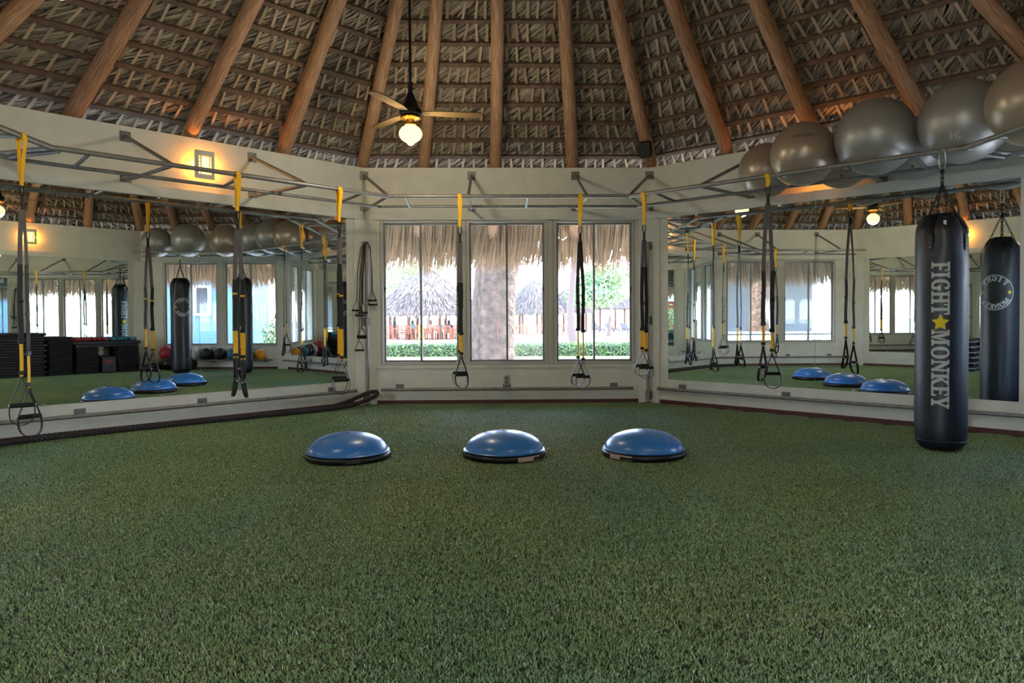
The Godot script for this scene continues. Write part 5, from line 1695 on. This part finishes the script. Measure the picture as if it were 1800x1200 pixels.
	mb = MB.new()
	mb.box(V(0, 1.1, 0), V(2.0, 2.2, 3.4))
	part(t, "wall", mb, M.house_red)
	mb = MB.new()
	mb.bev(V(0, 2.3, 0), V(2.5, 0.2, 3.9), 0.03)
	part(t, "roof_slab", mb, M.house_white)
	var bushes := [[8.0, 1.5, 0.30, "spiky green plant against the blue house wall", 260, 0.16], [7.5, 2.75, 0.42, "broad-leaved banana plant in front of the blue house", 170, 0.34], [9.6, -0.4, 0.75, "leafy shrub with pale flowers beyond the side windows", 1500, 0.08], [11.0, -1.6, 1.05, "large loose green shrub in front of the red house", 1900, 0.10], [9.8, -3.2, 0.9, "dark green shrub right of the side windows", 1500, 0.09], [-9.2, -3.4, 0.9, "green bush with pale blossom left of the flagged terrace", 1500, 0.08], [-8.4, -5.6, 0.9, "flowering bush at the corner seen twice-mirrored", 1500, 0.08], [6.3, -8.6, 0.8, "green bush outside the right far corner", 1200, 0.09]]
	for e in bushes:
		t = thing("garden_shrub", e[3], "shrub", at(e[0], GROUND, e[1]), "garden shrubs outside")
		var r: float = e[2]
		mb = MB.new()
		for i in 6:
			var a := TAU * i / 6
			mb.tube(P([V(0, 0, 0), V(cos(a) * r * 0.3, r * 0.8, sin(a) * r * 0.3), V(cos(a) * r * 0.6, r * 1.5, sin(a) * r * 0.6)]), 0.018, 6)
		part(t, "stems", mb, M.post_wood)
		mb = MB.new()
		leafy(mb, V(0, r * 1.15, 0), V(r, r * 1.1, r), e[4], e[5], [Color(0.16, 0.26, 0.07), Color(0.10, 0.20, 0.05), Color(0.25, 0.32, 0.10)], 0.35)
		if "flower" in e[3] or "blossom" in e[3]: leafy(mb, V(0, r * 1.2, 0), V(r, r * 1.1, r), e[4] / 4, 0.07, [Color(0.8, 0.62, 0.6), Color(0.85, 0.8, 0.75)], 0.85)
		part(t, "foliage", mb, M.leaf)
	# west: shaded terrace with pale columns behind a low wall
	t = thing("terrace_building", "pale columned terrace building outside the side windows in the right mirror", "building", at(-13.6, GROUND, 0.6))
	mb = MB.new()
	mb.box(V(-1.2, 1.9, 0), V(0.4, 3.8, 12.0))
	part(t, "back_wall", mb, M.house_grey)
	mb = MB.new()
	mb.bev(V(0.9, 3.9, 0), V(5.0, 0.3, 12.6), 0.03)
	part(t, "roof_slab", mb, M.house_white)
	for z in [-4.2, -0.7, 0.8, 2.6, 4.6]:
		mb = MB.new()
		mb.bev(V(3.0, 1.9, z), V(0.42, 3.8, 0.42), 0.03)
		part(t, "column", mb, M.house_white)
	mb = MB.new()
	mb.bev(V(0.9, 0.05, 0), V(5.0, 0.1, 12.6), 0.02)
	part(t, "terrace_floor", mb, M.concrete)
	t = thing("garden_wall", "low white garden wall in front of the columned terrace", "wall", at(-7.9, GROUND, 0.4))
	mb = MB.new()
	mb.bev(V(0, 0.5, 0), V(0.25, 1.0, 9.0), 0.03)
	part(t, "wall_body", mb, M.house_white)
	mb = MB.new()
	mb.bev(V(0, 1.03, 0), V(0.33, 0.06, 9.1), 0.01)
	part(t, "coping", mb, M.concrete)
	hedge("low sunlit planting along the white garden wall", V(-7.35, GROUND, -3.8), V(-7.35, GROUND, 4.2), 0.80, 0.5, 9000, 1.5)  # leaf colour itself brightened for the sunlit look
	t = thing("shade_tree", "grey tree trunk standing between the terrace columns", "tree", at(-8.6, GROUND, 0.55), "")
	mb = MB.new()
	trunk_tube(mb, [V(0, 0, 0), V(0.02, 1.5, 0), V(0, 3.0, 0.1), V(0.1, 6.0, 0.3)], [0.32, 0.26, 0.25, 0.16], 16)
	part(t, "trunk", mb, M.bark)
	mb = MB.new()
	leafy(mb, V(0, 6.6, 0.2), V(1.4, 1.2, 1.4), 2500, 0.13, [Color(0.10, 0.2, 0.05), Color(0.18, 0.27, 0.07)])
	part(t, "foliage", mb, M.leaf)
const GLOBE := 1.1
const SCONCE := 0.15
func _ready() -> void:
	rng.seed = 20240611
	# camera: 24 mm class lens, lens shifted up a touch
	var cam := Camera3D.new()
	cam.name = "camera"
	cam.projection = Camera3D.PROJECTION_FRUSTUM
	cam.near = 0.05; cam.far = 600.0
	cam.size = 0.05 * 1200.0 / 1259.42
	cam.frustum_offset = Vector2(0, -0.05 * 18.9 / 1259.42)
	cam.transform = Transform3D(Basis(Vector3.UP, -0.0222) * Basis(Vector3.RIGHT, -0.0189) * Basis(Vector3.BACK, -0.0049), CAM)
	add_child(cam)
	cam.current = true
	var env := Environment.new()
	env.background_mode = Environment.BG_SKY
	var sky := Sky.new()
	var sm := ProceduralSkyMaterial.new()
	sm.sky_top_color = Color(0.58, 0.73, 0.95); sm.sky_horizon_color = Color(0.93, 0.955, 1.0); sm.sky_curve = 0.2
	sm.ground_bottom_color = Color(0.55, 0.5, 0.45); sm.ground_horizon_color = Color(0.95, 0.93, 0.9)
	sm.sky_energy_multiplier = 3.5; sm.ground_energy_multiplier = 2.8
	sky.sky_material = sm
	env.sky = sky
	env.tonemap_mode = Environment.TONE_MAPPER_LINEAR
	env.tonemap_exposure = 1.15
	env.sdfgi_enabled = true; env.ssao_enabled = true; env.ssil_enabled = true
	var we := WorldEnvironment.new()
	we.name = "world_environment"; we.environment = env
	add_child(we)
	var sun := DirectionalLight3D.new()
	sun.name = "sun"
	sun.light_color = Color(1.0, 0.95, 0.87); sun.light_energy = 5.0; sun.light_angular_distance = 0.6; sun.shadow_enabled = true
	sun.sky_mode = DirectionalLight3D.SKY_MODE_LIGHT_ONLY
	var from := Vector3(0.65, 0.78, -0.42).normalized()
	sun.transform = Transform3D(Basis.looking_at(-from, Vector3.UP), from * 30.0)
	add_child(sun)
	materials()
	lay_out()
	room()
	roof()
	outdoors()
	rig()
	trainers()
	balls()
	punch_bag("black punching bag with grey lettering and a yellow star, front right on the rig", 3.36, -1.335, atan2(5.6, -3.55), PI + 0.05)
	punch_bag("black punching bag by the side windows, seen with its round emblem in the left mirror", 3.52, -0.08, 0.65, PI)
	bosus()
	barres()
	steps()
	posts()
	rope()
	fittings()
